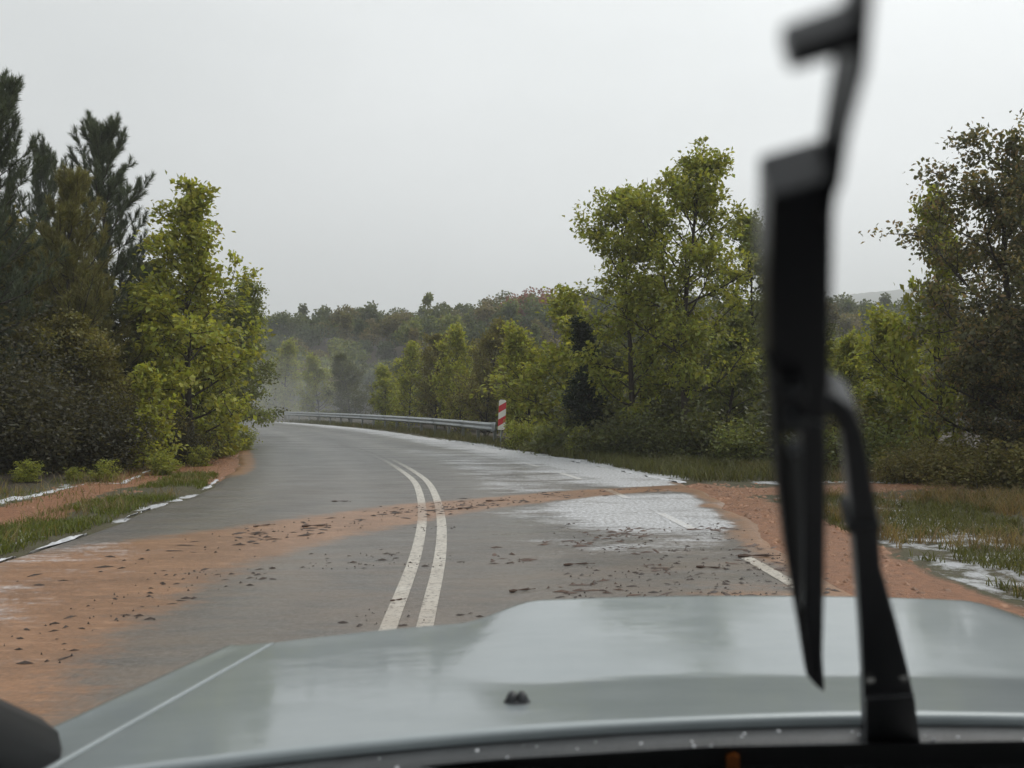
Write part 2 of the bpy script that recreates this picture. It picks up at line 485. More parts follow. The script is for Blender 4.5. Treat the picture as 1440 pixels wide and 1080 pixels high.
STREAM = [(5.2, 13.0, .5), (3.4, 13.0, .36), (2.7, 13.4, .3), (1.2, 12.7, .32), (-.2, 11.6, .42), (-1.2, 10.8, .55), (-2.0, 9.7, .62), (-2.7, 8.7, .68), (-3.5, 7.4, .9), (-4.4, 6.0, 1.2)]
def road_masks(x, y, s, t):
    w = 0.25 * (fbm(x * 1.3, y * 1.3, 3) - 0.5)
    mud = seg_field(x + w, y + w * 1.5, STREAM) * 1.2
    near = smooth(-1.5, -3.1, x + 0.10 * (y - 6) + w * 2.5) * smooth(2.2, 3.5, y) * smooth(9.0, 6.6, y)
    mud = np.maximum(mud, near * 0.70)
    mud = np.maximum(mud, 0.62 * smooth(0.3, 2.0, x + w) * smooth(4.2, 5.2, y) * smooth(7.6, 6.2, y + 0.25 * x))     # silt by the verge ahead of the car
    mud = np.maximum(mud, 0.8 * smooth(-2.9, -3.5, t + w * .6) * smooth(15, 18, s) * smooth(46, 36, s))              # silt on the inside of the bend
    mud = np.maximum(mud, 0.68 * smooth(-0.75, -0.05, t - right_edge(s) + w * 1.5) * smooth(14.5, 13.3, s))              # soil washed onto the edge
    film = 0.45 + 0.5 * smooth(9.5, 6, y) + 0.4 * near
    film = np.maximum(film * smooth(22, 12, y), seg_field(x, y, [(a, b, c * 2.2) for a, b, c in STREAM]) * 1.0)
    hail = smooth(1.9, 3.2, t) * smooth(12.2, 13.6, s) * 0.74 * smooth(90, 40, s)
    hail = np.maximum(hail, smooth(2.9, 3.6, t) * smooth(11.5, 13.5, s) * 1.0)
    hail = np.maximum(hail, 0.92 * smooth(0.8, 2.2, t) * smooth(8.0, 9.3, s) * smooth(13, 11.6, s))
    hail = np.maximum(hail, 0.52 * smooth(0.4, 1.6, t) * smooth(7, 8.5, s) * smooth(32, 20, s))
    hail = np.maximum(hail, 0.34 * smooth(-2.0, -3.2, t) * smooth(4, 5, s) * smooth(9, 8, s))
    hail = hail * (1 - 0.85 * smooth(0.25, 0.6, mud) * (t > -1)) + 0
    return mud, film, hail

def add_attr(me, name, v):
    a = me.attributes.new(name, 'FLOAT', 'POINT')
    a.data.foreach_set("value", np.ascontiguousarray(v, np.float32))

def strip(name, s_arr, t_lo, t_hi, nt, z, mat, skirt=0.0):
    """a sheet along the road between two offsets"""
    S = s_arr[:, None] + np.zeros(nt)[None, :]
    u = np.linspace(0, 1, nt)[None, :]
    lo = (t_lo(s_arr) if callable(t_lo) else np.full_like(s_arr, t_lo))[:, None]
    hi = (t_hi(s_arr) if callable(t_hi) else np.full_like(s_arr, t_hi))[:, None]
    T = lo + (hi - lo) * u
    X, Y = road_pt(S, T)
    Z = np.full_like(X, z)
    if skirt:
        Z[:, 0] -= skirt; Z[:, -1] -= skirt
    ns = len(s_arr)
    idx = np.arange(ns * nt).reshape(ns, nt)
    f = np.stack([idx[:-1, :-1], idx[:-1, 1:], idx[1:, 1:], idx[1:, :-1]], -1).reshape(-1, 4)
    me = mesh_np(name, np.stack([X, Y, Z], -1).reshape(-1, 3), f, mat)
    mud, film, hail = road_masks(X.ravel(), Y.ravel(), S.ravel(), T.ravel())
    add_attr(me, "mud", mud); add_attr(me, "film", film); add_attr(me, "hail", hail)
    tr_ = sum(np.exp(-((T.ravel() - c_) / 0.33) ** 2) for c_ in (-2.75, -1.2, 0.95, 2.5)) * (0.55 + 0.9 * fbm(S.ravel() * .5, T.ravel() * 1.5, 71))
    add_attr(me, "track", np.clip(tr_, 0, 1))
    add_attr(me, "age", smooth(14, 26, S.ravel()))
    return link(name, me)

road = tag(strip("road", np.concatenate([np.arange(-12, 30, 0.12), np.arange(30, 110, 0.4)]), lambda s: -left_edge(s), right_edge, 78, 0.0, M["road"], 0.05), kind="structure")
for t0 in (-0.175, 0.065):
    tag(strip("road_marking", np.arange(-11, 34, 0.25), t0, t0 + 0.115, 3, 0.004, M["paint"]), kind="structure")
for k in range(16):
    a = 6.15 + k * 2.75
    if a > 40: break
    tag(strip("road_marking", np.arange(a, a + 1.35, 0.15), 3.0, 3.125, 3, 0.004, M["paint"]), kind="structure")

# ------------------------------------------------------------------ ground
def terrain(x, y, s=None, t=None):
    x = np.asarray(x, float); y = np.asarray(y, float)
    if s is None:
        s, t = road_st(x, y); s = s.reshape(x.shape); t = t.reshape(x.shape)
    z = np.full_like(x, -0.045)
    n1 = fbm(x * 0.35, y * 0.35, 21); n2 = fbm(x * 1.6, y * 1.6, 31)
    le, re = left_edge(s), right_edge(s)
    out_l = np.clip(-t - le, 0, None); out_r = np.clip(t - re, 0, None)
    z = z + smooth(-0.05, 0.25, out_l) * (0.06 + 0.06 * (n2 - 0.4)) + smooth(0.8, 7, out_l) * (0.35 + 0.5 * (n1 - 0.4))
    z = z + smooth(-0.05, 0.4, out_r) * (0.02 + 0.07 * (n2 - 0.5))
    z = z - smooth(1.2, 4.0, out_r) * smooth(19, 24, s) * smooth(70, 50, s) * 0.5
    z = z + smooth(1.5, 6, out_r) * smooth(16, 10, s) * (0.25 * n1)
    crest = np.interp(x / np.maximum(y, 30), [-0.6, -0.32, -0.1, 0.09, 0.28, 0.42, 0.55, 0.8], [11.0, 11.0, 12.0, 14.0, 13.6, 13.6, 11.8, 10.0])
    hill = smooth(52, 122, y + 1.5 * (n1 - .5)) * crest * smooth(5, 30, out_r) * smooth(300, 150, y)
    z = z + hill + smooth(20, 60, out_r) * 0.8 * (n1 - 0.4)
    return z

gx = np.unique(np.round(np.concatenate([np.arange(-13, 12, 0.2), -13 - np.cumsum(1.0 * 1.13 ** np.arange(38)), 12 + np.cumsum(1.0 * 1.13 ** np.arange(38))]), 3))
gy = np.unique(np.round(np.concatenate([np.arange(-4, 30, 0.22), np.arange(30, 130, 2.0), 130 + np.cumsum(3.0 * 1.15 ** np.arange(32)), -4 - np.cumsum(1.5 * 1.25 ** np.arange(16))]), 3))
GX, GY = np.meshgrid(gx, gy)
gs, gt = road_st(GX, GY)
gs = gs.reshape(GX.shape); gt = gt.reshape(GX.shape)
GZ = terrain(GX, GY, gs, gt)
idx = np.arange(GX.size).reshape(GX.shape)
gf = np.stack([idx[:-1, :-1], idx[:-1, 1:], idx[1:, 1:], idx[1:, :-1]], -1).reshape(-1, 4)
gme = mesh_np("ground", np.stack([GX, GY, GZ], -1).reshape(-1, 3), gf, M["ground"], True)
ol = (-gt - left_edge(gs)); orr = (gt - right_edge(gs))
wob = fbm(GX * 0.9, GY * 0.9, 44) - 0.5
soil = smooth(0.9, 1.3, ol + wob * 1.2) * smooth(2.3, 1.7, ol + wob * 1.0) * smooth(7.5, 9, gs) * 0.95      # red path behind the grass strip
soil = np.maximum(soil, smooth(-0.2, 0.1, ol) * smooth(1.6, 0.9, ol + wob) * smooth(14, 16.5, gs) * 0.95)
soil = np.maximum(soil, smooth(-.2, .05, orr) * smooth(1.0, 0.45, orr + wob * .8) * smooth(14.2, 13.0, gs) * 1.0)
soil = np.maximum(soil, seg_field(GX + wob * .5, GY, [(3.2, 13.0, .45), (4.6, 13.2, .5), (7, 13.6, .45), (11, 13.0, .5)]) * 1.25)
soil = np.maximum(soil, seg_field(GX + wob * .5, GY, [(3.4, 12.6, .5), (3.6, 9.5, .42), (3.3, 7.0, .35), (3.5, 4.5, .35), (3.6, 1, .35)]) * 1.15)
hail = smooth(-0.1, 0.0, ol) * smooth(0.16, 0.05, ol + wob * .15) * smooth(16, 13, gs) * 0.75               # ridge of hail on the road edge
hail = np.maximum(hail, smooth(0.15, 0.4, ol) * smooth(1.5, 0.8, ol + wob) * smooth(13, 8, gs) * 0.66)
hail = np.maximum(hail, smooth(1.6, 1.8, ol + wob) * smooth(2.6, 2.1, ol + wob) * smooth(20, 14, gs) * 0.50)
hail = np.maximum(hail, smooth(-.1, .1, orr) * smooth(1.1, .4, orr + wob) * smooth(13.6, 14.6, gs) * smooth(40, 25, gs) * 0.72)
hail = np.maximum(hail, smooth(.7, 1.2, orr + wob) * smooth(5, 2, orr) * smooth(13.0, 11.0, gs) * 0.52)
hail = np.maximum(hail, smooth(1.0, 1.6, orr) * smooth(12, 3, orr) * smooth(14.0, 14.3, GY) * smooth(15.2, 14.6, GY) * 0.6)
hail = hail * (1 - 0.8 * smooth(.4, .8, soil))
litter = np.maximum(smooth(2.0, 3.2, ol), smooth(1.8, 3.5, orr) * smooth(14, 16, GY))
add_attr(gme, "soil", soil.ravel()); add_attr(gme, "hail", hail.ravel()); add_attr(gme, "litter", litter.ravel())
ground = tag(link("ground", gme), kind="structure")

def gz(x, y):
    return float(terrain(np.array([float(x)]), np.array([float(y)]))[0])

# far hazy hill
hx = np.linspace(100, 950, 140); hy = np.linspace(720, 1250, 60)
HX, HY = np.meshgrid(hx, hy)
prof = np.interp(HX / 950, [0.2, 0.36, 0.44, 0.50, 0.56, 0.63, 0.8], [80, 112, 134, 140, 137, 126, 100])
HZ = prof * smooth(720, 950, HY) * smooth(1250, 950, HY) + 3 * (fbm(HX * .08, HY * .08, 3) - .5) + 5 * fbm(HX * .3, HY * .3, 8) - 2.5
idx = np.arange(HX.size).reshape(HX.shape)
hf = np.stack([idx[:-1, :-1], idx[:-1, 1:], idx[1:, 1:], idx[1:, :-1]], -1).reshape(-1, 4)
M["far_wood"] = simple("far_woodland", (0.05, 0.06, 0.03), 0.9, var=0.4, scale=0.05)
tag(link("distant_hill", mesh_np("distant_hill", np.stack([HX, HY, HZ], -1).reshape(-1, 3), hf, M["far_wood"])), kind="structure")

# ------------------------------------------------------------------ plants
def rand_unit(rng, n):
    v = rng.normal(size=(n, 3)); return v / np.linalg.norm(v, axis=1)[:, None]

def leaves(P, rng, size, up=0.5, elong=1.5, fold=0.22, dirs=None, dir_w=0.6):
    """four-cornered folded leaves, P (n,3) -> verts, tris"""
    n = len(P)
    d = rand_unit(rng, n)
    if dirs is not None: d = d * (1 - dir_w) + dirs * dir_w
    d[:, 2] -= 0.12
    d /= np.linalg.norm(d, axis=1)[:, None]
    nn = rand_unit(rng, n); nn[:, 2] = np.abs(nn[:, 2]) + up
    side = np.cross(d, nn); side /= np.linalg.norm(side, axis=1)[:, None] + 1e-9
    nn = np.cross(side, d)
    sz = (size * rng.uniform(0.65, 1.3, n))[:, None]
    L = sz * elong; W = sz * 0.5
    b = P; tip = P + d * L - nn * L * 0.1
    mid = P + d * L * 0.52
    l = mid + side * W + nn * W * fold; r = mid - side * W + nn * W * fold
    co = np.stack([b, r, tip, l], 1).reshape(-1, 3)
    i0 = np.arange(n)[:, None] * 4
    f = np.concatenate([i0 + np.array([0, 1, 2]), i0 + np.array([0, 2, 3])])
    return co, f

def needles(P, D, rng, length, width):
    n = len(P)
    d = D + rand_unit(rng, n) * 0.75
    d /= np.linalg.norm(d, axis=1)[:, None]
    side = np.cross(d, rand_unit(rng, n)); side /= np.linalg.norm(side, axis=1)[:, None] + 1e-9
    L = (length * rng.uniform(0.7, 1.2, n))[:, None]
    co = np.stack([P - side * width, P + side * width, P + d * L], 1).reshape(-1, 3)
    return co, np.arange(n * 3).reshape(-1, 3)

def branch_line(p, d, L, n, rng, rise=0.0, wob=0.12):
    pts = [p.copy()]; d = d / np.linalg.norm(d); st = L / n
    for i in range(n):
        d = d + rng.normal(size=3) * wob + np.array([0, 0, rise])
        d = d / np.linalg.norm(d)
        pts.append(pts[-1] + d * st)
    return np.array(pts)

def along(pts, u):
    k = u * (len(pts) - 1); i = min(int(k), len(pts) - 2); f = k - i
    d = pts[i + 1] - pts[i]
    return pts[i] * (1 - f) + pts[i + 1] * f, d / (np.linalg.norm(d) + 1e-9)

def broadleaf(seed, H, Rr, base=0.15, shape=None, nprim=34, nsec=7, ntert=4, nleaf=11, leaf=0.10, clump=0.13, up=0.5, lean=(0, 0), trunk_r=0.1, rise=0.10, low_el=5, high_el=62, forks=1):
    """a tapered trunk with limbs, and a crown of leaf sprays; shape(h) gives the reach of the limbs"""
    rng = np.random.default_rng(seed)
    if shape is None: shape = lambda h: (1 - max(0, h - 0.35) / 0.65 * 0.8) if h > 0.35 else (0.65 + h)
    wood = MB()
    trunks = []
    for k in range(forks):
        a = rng.uniform(0, 6.28)
        d0 = np.array([lean[0] + (0.22 * math.cos(a) if k else 0), lean[1] + (0.22 * math.sin(a) if k else 0), 1.0])
        trunks.append(branch_line(np.zeros(3) + (np.array([0.08 * math.cos(a), 0.08 * math.sin(a), 0]) if k else 0) - np.array([0, 0, 0.12]), d0, H * (0.97 if not k else rng.uniform(.7, .9)), 12, rng, 0.02, 0.045))
    for tr in trunks:
        wood.tube(tr, [trunk_r * (1 - 0.93 * i / 12) + (0.05 * trunk_r * 10 * 0.3 if i == 0 else 0) for i in range(13)], 7)
    PP, DD = [], []
    az = rng.uniform(0, 6.28)
    for i in range(nprim):
        tr = trunks[i % forks]
        h = base + (0.985 - base) * ((i + rng.uniform(0, 1)) / nprim) ** 0.92
        p, td = along(tr, h)
        az += 2.4 + rng.normal() * 0.35
        el = R(low_el + (high_el - low_el) * h + rng.normal() * 9)
        lobe = float(vnoise(math.cos(az) * 1.6 + 7 + seed, math.sin(az) * 1.6 + h * 6.0 + 3, seed))
        L = Rr * shape(h) * rng.uniform(0.6, 1.15) * (0.55 + 0.95 * lobe)
        d = np.array([math.cos(az) * math.cos(el), math.sin(az) * math.cos(el), math.sin(el)])
        br = branch_line(p, d, L, 6, rng, rise * (1 - h), 0.13)
        r0 = max(0.008, trunk_r * 0.42 * (1 - h * 0.75))
        wood.tube(br, [r0 * (1 - 0.85 * k / 6) for k in range(7)], 4, False)
        ns = max(2, int(nsec * (0.4 + 0.6 * L / Rr) + 0.5))
        for j in range(ns):
            u = 0.22 + 0.78 * (j + rng.uniform(0, 1)) / ns
            p2, bd = along(br, min(u, 0.999))
            d2 = bd * 0.75 + rand_unit(rng, 1)[0] * 0.75 + np.array([0, 0, 0.12])
            L2 = L * rng.uniform(0.16, 0.36) * (1.25 - 0.6 * u) + 0.12
            b2 = branch_line(p2, d2, L2, 3, rng, 0.03, 0.15)
            wood.tube(b2, [r0 * 0.4 * (1 - 0.7 * k / 3) + 0.002 for k in range(4)], 3, False)
            for k in range(ntert):
                p3, d3 = along(b2, rng.uniform(0.35, 0.999))
                q = p3 + rand_unit(rng, 1)[0] * L2 * 0.28
                PP.append(q); DD.append(d3)
    PP = np.array(PP); DD = np.array(DD)
    cnt = rng.integers(int(nleaf * 0.5), int(nleaf * 1.5) + 1, len(PP))
    C = np.repeat(PP, cnt, 0); D = np.repeat(DD, cnt, 0)
    off = rng.normal(size=C.shape) * clump * rng.uniform(.6, 1.35, len(C))[:, None]; off[:, 2] *= 0.6
    out = C - np.array([0, 0, H * 0.5]); out /= np.linalg.norm(out, axis=1)[:, None] + 1e-9
    co, f = leaves(C + off, rng, leaf, up, dirs=D * 0.5 + out * 0.5, dir_w=0.5)
    return wood.mesh("trunk", M["bark"], True), mesh_np("crown", co, f, M["leaf"]), PP

def pine(seed, H, Rr, tuft=34, whorl=0.33, base=0.06, conic=0.75, need=0.15, nsub=7):
    rng = np.random.default_rng(seed)
    wood = MB()
    tr = branch_line(np.array([0, 0, -0.12]), np.array([0.02, 0, 1.0]), H, 14, rng, 0.03, 0.03)
    wood.tube(tr, [0.1 * (1 - 0.93 * i / 14) for i in range(15)], 7)
    P, D = [], []
    h = base
    while h < 0.985:
        nb = rng.integers(4, 7)
        a0 = rng.uniform(0, 6.28)
        reach = Rr * ((1 - h) ** conic * 0.95 + 0.13) * (0.8 if h < 0.15 else 1)
        for k in range(nb):
            p, _ = along(tr, min(0.99, h + rng.normal() * 0.006))
            az = a0 + 6.283 * k / nb + rng.normal() * 0.25
            el = R(8 + 46 * h + rng.normal() * 8)
            L = reach * rng.uniform(0.55, 1.15)
            br = branch_line(p, np.array([math.cos(az) * math.cos(el), math.sin(az) * math.cos(el), math.sin(el)]), L, 6, rng, 0.09, 0.07)
            r0 = 0.028 * (1 - 0.7 * h)
            wood.tube(br, [r0 * (1 - 0.85 * q / 6) + 0.002 for q in range(7)], 4, False)
            for j in range(nsub + 1):
                u = 0.25 + 0.75 * j / nsub
                p2, d2 = along(br, min(u, 0.999))
                if j < nsub:
                    dd = d2 * 0.7 + rand_unit(rng, 1)[0] * 0.65 + np.array([0, 0, 0.35])
                    L2 = rng.uniform(0.12, 0.34) * (1.3 - 0.5 * u) * (0.5 + 0.5 * L / Rr) + 0.08
                else:
                    dd = d2 + np.array([0, 0, 0.4]); L2 = 0.22
                b2 = branch_line(p2, dd, L2, 2, rng, 0.15, 0.08)
                wood.tube(b2, [0.006, 0.005, 0.003], 3, False)
                for q in range(5):
                    pp, d3 = along(b2, 0.2 + 0.79 * q / 4)
                    P.append(pp); D.append(d3)
        h += whorl / H * rng.uniform(0.75, 1.2)
    P = np.array(P); D = np.array(D)
    m = max(2, tuft // 5)
    co, f = needles(np.repeat(P, m, 0), np.repeat(D, m, 0), rng, need, 0.0068)
    return wood.mesh("trunk", M["bark"], True), mesh_np("crown", co, f, M["needle"])

def shrub(seed, Rr, Hh, n=2600, leaf=0.06, stems=14):
    """low bush: stems fanning from the ground with leaves along them"""
    rng = np.random.default_rng(seed)
    wood = MB(); P, D = [], []
    for i in range(stems):
        az = rng.uniform(0, 6.28); el = R(rng.uniform(28, 86))
        L = Hh * rng.uniform(0.6, 1.1) * (0.75 + 0.35 * math.sin(el)) if Hh > Rr else Rr * rng.uniform(.6, 1.1)
        d = np.array([math.cos(az) * math.cos(el) * Rr / Hh, math.sin(az) * math.cos(el) * Rr / Hh, math.sin(el)])
        st = branch_line(np.array([rng.normal() * Rr * .18, rng.normal() * Rr * .18, -0.05]), d, L, 5, rng, 0.02, 0.13)
        wood.tube(st, [0.014 * (1 - 0.15 * k) for k in range(6)], 3, False)
        for k in range(9):
            p, dd = along(st, rng.uniform(0.12, 0.999)); q = p + rand_unit(rng, 1)[0] * L * 0.2
            q[2] = max(q[2], 0.05)
            P.append(q); D.append(dd)
    P = np.array(P); D = np.array(D)
    k = rng.integers(0, len(P), n)
    off = rng.normal(size=(n, 3)) * Rr * 0.13
    Q = P[k] + off; Q[:, 2] = np.maximum(Q[:, 2], 0.02)
    co, f = leaves(Q, rng, leaf, 0.4, dirs=D[k], dir_w=0.4)
    return wood.mesh("stem", M["bark"], True), mesh_np("foliage", co, f, M["leaf"])

def blob_tree(seed, Rr, Hh, n=900, leaf=0.34, conifer=False):
    """far tree: clumps of foliage spread through a crown"""
    rng = np.random.default_rng(seed)
    nc = 26
    c = rand_unit(rng, nc) * (rng.uniform(0.25, 1, nc) ** 0.5)[:, None]
    if conifer:
        z = rng.uniform(0, 1, nc); rr = (1 - z) * 0.9 + 0.1
        c[:, 2] = z * 2 - 1; c[:, :2] *= rr[:, None]
    cen = c * np.array([Rr * 0.72, Rr * 0.72, Hh * 0.40]) + np.array([0, 0, Hh * 0.58])
    k = rng.integers(0, nc, n)
    d = rand_unit(rng, n)
    rad = Rr * rng.uniform(0.22, 0.42, nc)[k][:, None] * rng.uniform(0.7, 1.05, n)[:, None]
    P = cen[k] + d * rad * np.array([1, 1, 0.75])
    co, f = leaves(P, rng, leaf, 0.35, elong=1.2, dirs=d, dir_w=0.3)
    w = MB(); w.tube([(0, 0, -0.4), (0.05, 0, Hh * .3), (0, 0.05, Hh * .75)], [0.12, 0.09, 0.03], 5)
    tv = np.array(w.v); 
    tf = [t for q in w.f for t in ([(q[0], q[i], q[i + 1]) for i in range(1, len(q) - 1)])]
    f = np.concatenate([f, np.array(tf) + len(co)]); co = np.concatenate([co, tv])
    return co, f

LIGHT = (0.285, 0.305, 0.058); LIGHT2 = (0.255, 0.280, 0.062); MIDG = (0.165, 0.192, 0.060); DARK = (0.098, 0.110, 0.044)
OLIVE = (0.165, 0.155, 0.055); PINE = (0.082, 0.104, 0.056); PINEY = (0.205, 0.195, 0.056); BROWN = (0.21, 0.165, 0.082); HOLM = (0.100, 0.104, 0.058)

def put(name, meshes, names, px, y, h_scale, label, cat, colour, group=None, rz=0.0, sx=1.0, py_off=0.0, x=None):
    """stand a plant on the ground at picture column px and distance y"""
    X = (px - CXP) / FPX * y if x is None else x
    o = empty(name, (X, y, gz(X, y) + py_off), rz)
    o.scale = (h_scale * sx, h_scale * sx, h_scale)
    for nm, me in zip(names, meshes):
        c = link(nm, me, o); c.color = (*colour, 1)
    tag(o, label, cat, group)
    return o
TC = ("trunk", "crown"); SF = ("stem", "foliage")

def topscale(py, y, X, H):
    """scale that brings a plant of height H up to picture row py at distance y"""
    return (EYE + (HOR - py) / FPX * y - gz(X, y)) / H

def tree(name, proto, H, px, y, top, label, colour, cat="tree", group=None, rz=0.0, sx=1.0, names=TC):
    X = (px - CXP) / FPX * y
    return put(name, proto[:2], names, px, y, topscale(top, y, X, H), label, cat, colour, group, rz, sx)

def oak_shape(h):
    return np.interp(h, [0, .2, .45, .65, .82, 1.0], [.45, .65, .95, 1.0, .7, .2])
def tall_shape(h):
    return np.interp(h, [0, .15, .4, .7, 1.0], [.8, 1.0, .95, .6, .12])

oakA = broadleaf(11, 8.0, 2.3, 0.20, oak_shape, 42, 8, 3, 19, 0.085, 0.13, up=0.9, trunk_r=0.13, low_el=0, high_el=66)
oakB = broadleaf(12, 7.5, 1.75, 0.14, oak_shape, 38, 7, 3, 18, 0.085, 0.13, up=0.9, trunk_r=0.10, low_el=2, high_el=60)
oakL = broadleaf(13, 6.4, 1.6, 0.04, tall_shape, 46, 7, 3, 17, 0.085, 0.12, up=0.8, trunk_r=0.09, low_el=5, high_el=66)
oakM = broadleaf(14, 5.0, 1.6, 0.05, tall_shape, 36, 7, 2, 20, 0.09, 0.13, up=0.8, trunk_r=0.08, low_el=8, high_el=62)
oakN = broadleaf(15, 4.6, 1.35, 0.05, tall_shape, 34, 6, 2, 18, 0.09, 0.13, up=0.8, trunk_r=0.06, low_el=15, high_el=70)
dense = broadleaf(16, 5.5, 1.9, 0.06, tall_shape, 46, 8, 3, 18, 0.075, 0.15, trunk_r=0.10, low_el=5, high_el=60)
holm = broadleaf(17, 6.2, 2.1, 0.10, lambda h: np.interp(h, [0, .2, .5, .8, 1], [.7, .95, 1, .8, .3]), 46, 9, 3, 18, 0.065, 0.15, trunk_r=0.13, low_el=5, high_el=60, forks=2)
sap = broadleaf(18, 2.4, 0.6, 0.08, tall_shape, 16, 5, 2, 11, 0.085, 0.09, trunk_r=0.02, low_el=20, high_el=70)
juni = broadleaf(19, 4.2, 0.75, 0.03, lambda h: np.interp(h, [0, .25, 1], [.8, 1, .1]), 60, 7, 4, 16, 0.045, 0.09, trunk_r=0.06, low_el=35, high_el=75)
pineA = pine(21, 8.0, 2.3, 75, 0.32, conic=0.5, need=0.17, nsub=10)
pineB = pine(22, 6.0, 2.0, 75, 0.29, conic=0.6, need=0.16, nsub=9)
shA = shrub(31, 0.9, 1.1, 4200, 0.06, 18)
shB = shrub(32, 1.1, 0.9, 5200, 0.05, 22)
shBig = shrub(34, 1.5, 2.4, 15000, 0.052, 34)
shC = shrub(33, 0.6, 1.3, 2600, 0.06, 14)

# holm oak catkins: tassels hanging from the outer twigs
def hail_on_car(n, seed):
    rng = np.random.default_rng(seed); mb = MB()
    for _ in range(n):
        x = rng.uniform(-.35, 1.15); off = -abs(rng.normal()) * .035 - .016
        p = Vector((x, y_rear(x) + off, hood_z(x, y_rear(x)) + np.interp(off, [-.17, -.085, -.055, -.02, .012], [-.03, -.012, -.012, -.013, -.015])))
        r = rng.uniform(.0012, .0032)
        ring = [cr(p + Vector((r * math.cos(a) * rng.uniform(.7, 1.3), r * math.sin(a) * rng.uniform(.7, 1.3), -.001))) for a in np.linspace(0, 6.28, 7)[:-1]]
        mid = [cr(p) + (q - cr(p)) * .7 + Vector((0, 0, r * .6)) for q in ring]; top = cr(p) + Vector((0, 0, r * .8))
        mb.add(ring + mid + [top], [(i, (i + 1) % 6, 6 + (i + 1) % 6, 6 + i) for i in range(6)] + [(6 + i, 6 + (i + 1) % 6, 12) for i in range(6)])
    o = mb.build("hailstones", M["hail"], car, True); o["kind"] = "stuff"

def catkins(PP, seed, frac=0.6, per=11):
    rng = np.random.default_rng(seed)
    r = np.hypot(PP[:, 0], PP[:, 1]); keep = PP[rng.random(len(PP)) < frac]
    C = np.repeat(keep, per, 0) + rng.normal(size=(len(keep) * per, 3)) * np.array([.12, .12, .08])
    out = C * np.array([1, 1, 0]); out /= np.linalg.norm(out, axis=1)[:, None] + 1e-9
    co, f = leaves(C + out * 0.10 + np.array([0, 0, 0.05]), rng, 0.05, 0.1, elong=1.9)
    return mesh_np("catkins", co, f, M["leaf"])
holm_cat = catkins(holm[2], 5)

# --- left side of the road
tree("pine_tree", pineA, 8.0, -44, 16, 108, "tall dark pine nearest the roadside grass, rising beside the dark broom bushes", PINE, rz=0.5, sx=0.88)
tree("pine_tree", pineA, 8.0, 158, 22.5, 178, "tall blue green pine behind the yellowish pine and the bright green oak", PINE, rz=2.1, sx=0.95)
tree("pine_tree", pineB, 6.0, 105, 19, 258, "yellowish olive pine in front of the tall blue green pine", PINEY, rz=1.2, sx=0.95)
tree("pine_tree", pineA, 8.0, 68, 25, 222, "slim dark pine standing back between the two taller pines", PINE, rz=4.0, sx=0.6)
tree("oak_tree", oakL, 6.4, 274, 19.5, 246, "bright yellow green young oak leafy to the ground beside the red soil path", LIGHT, rz=0.4, sx=1.0)
tree("oak_tree", dense, 5.5, 318, 29, 388, "mid green bushy oak at the inside of the bend behind the bright oak", MIDG, rz=1.0, sx=0.8)
tree("oak_tree", oakM, 5.0, 288, 23, 430, "small fresh green oak crowding the red silt at the inside of the bend", LIGHT2, rz=2.0, sx=0.85)
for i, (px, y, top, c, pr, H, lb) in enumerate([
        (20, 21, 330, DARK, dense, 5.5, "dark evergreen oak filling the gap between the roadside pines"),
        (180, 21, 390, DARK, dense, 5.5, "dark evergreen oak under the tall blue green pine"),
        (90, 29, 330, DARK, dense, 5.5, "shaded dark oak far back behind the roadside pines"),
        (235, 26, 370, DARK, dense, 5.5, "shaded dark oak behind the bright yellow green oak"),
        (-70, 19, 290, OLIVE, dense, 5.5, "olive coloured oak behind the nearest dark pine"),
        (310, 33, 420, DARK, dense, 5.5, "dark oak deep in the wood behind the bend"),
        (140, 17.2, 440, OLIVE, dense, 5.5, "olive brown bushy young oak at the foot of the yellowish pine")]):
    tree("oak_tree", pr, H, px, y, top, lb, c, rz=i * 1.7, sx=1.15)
tree("oak_sapling", sap, 2.4, 203, 16.0, 570, "short bright green oak sapling at the edge of the red soil path", LIGHT, "sapling", rz=0.3, sx=1.2)
tree("oak_sapling", sap, 2.4, 226, 16.6, 510, "taller bright sapling reaching up in front of the young oak", LIGHT, "sapling", rz=2.3, sx=0.9)
BUSH_L = [(-30, 14.2, 500, shBig, DARK), (55, 14.8, 520, shBig, DARK), (120, 15.6, 560, shBig, DARK), (170, 17.0, 560, shBig, OLIVE), (258, 18.3, 590, shBig, DARK), (292, 20.6, 585, shBig, MIDG), (10, 17, 450, shBig, DARK), (314, 23.5, 590, shBig, MIDG)]
for i, (px, y, top, pr, c) in enumerate(BUSH_L):
    c = (0.066, 0.064, 0.040) if c == DARK else c
    nm = {(0.066, 0.064, 0.040): "dark brown green", OLIVE: "olive", MIDG: "mid green"}[c]
    tree("roadside_bush", pr, 2.4, px, y, top, nm + " shoulder high bush under the trees behind the red soil path", c, "bush", "bushes under the trees by the red path", rz=i * 1.3, sx=1.3, names=SF)
for i, (px, y, top) in enumerate([(38, 13.0, 652), (150, 14.0, 652), (230, 15.6, 640), (338, 24.0, 606), (322, 21.4, 618), (105, 13.8, 660), (280, 17.6, 632)]):
    tree("low_shrub", shC, 1.2, px, y, top, "small fresh green shrub sprouting from the grass by the red path", LIGHT2, "shrub", "small shrubs by the red path", rz=i * 2.1, sx=1.6, names=SF)

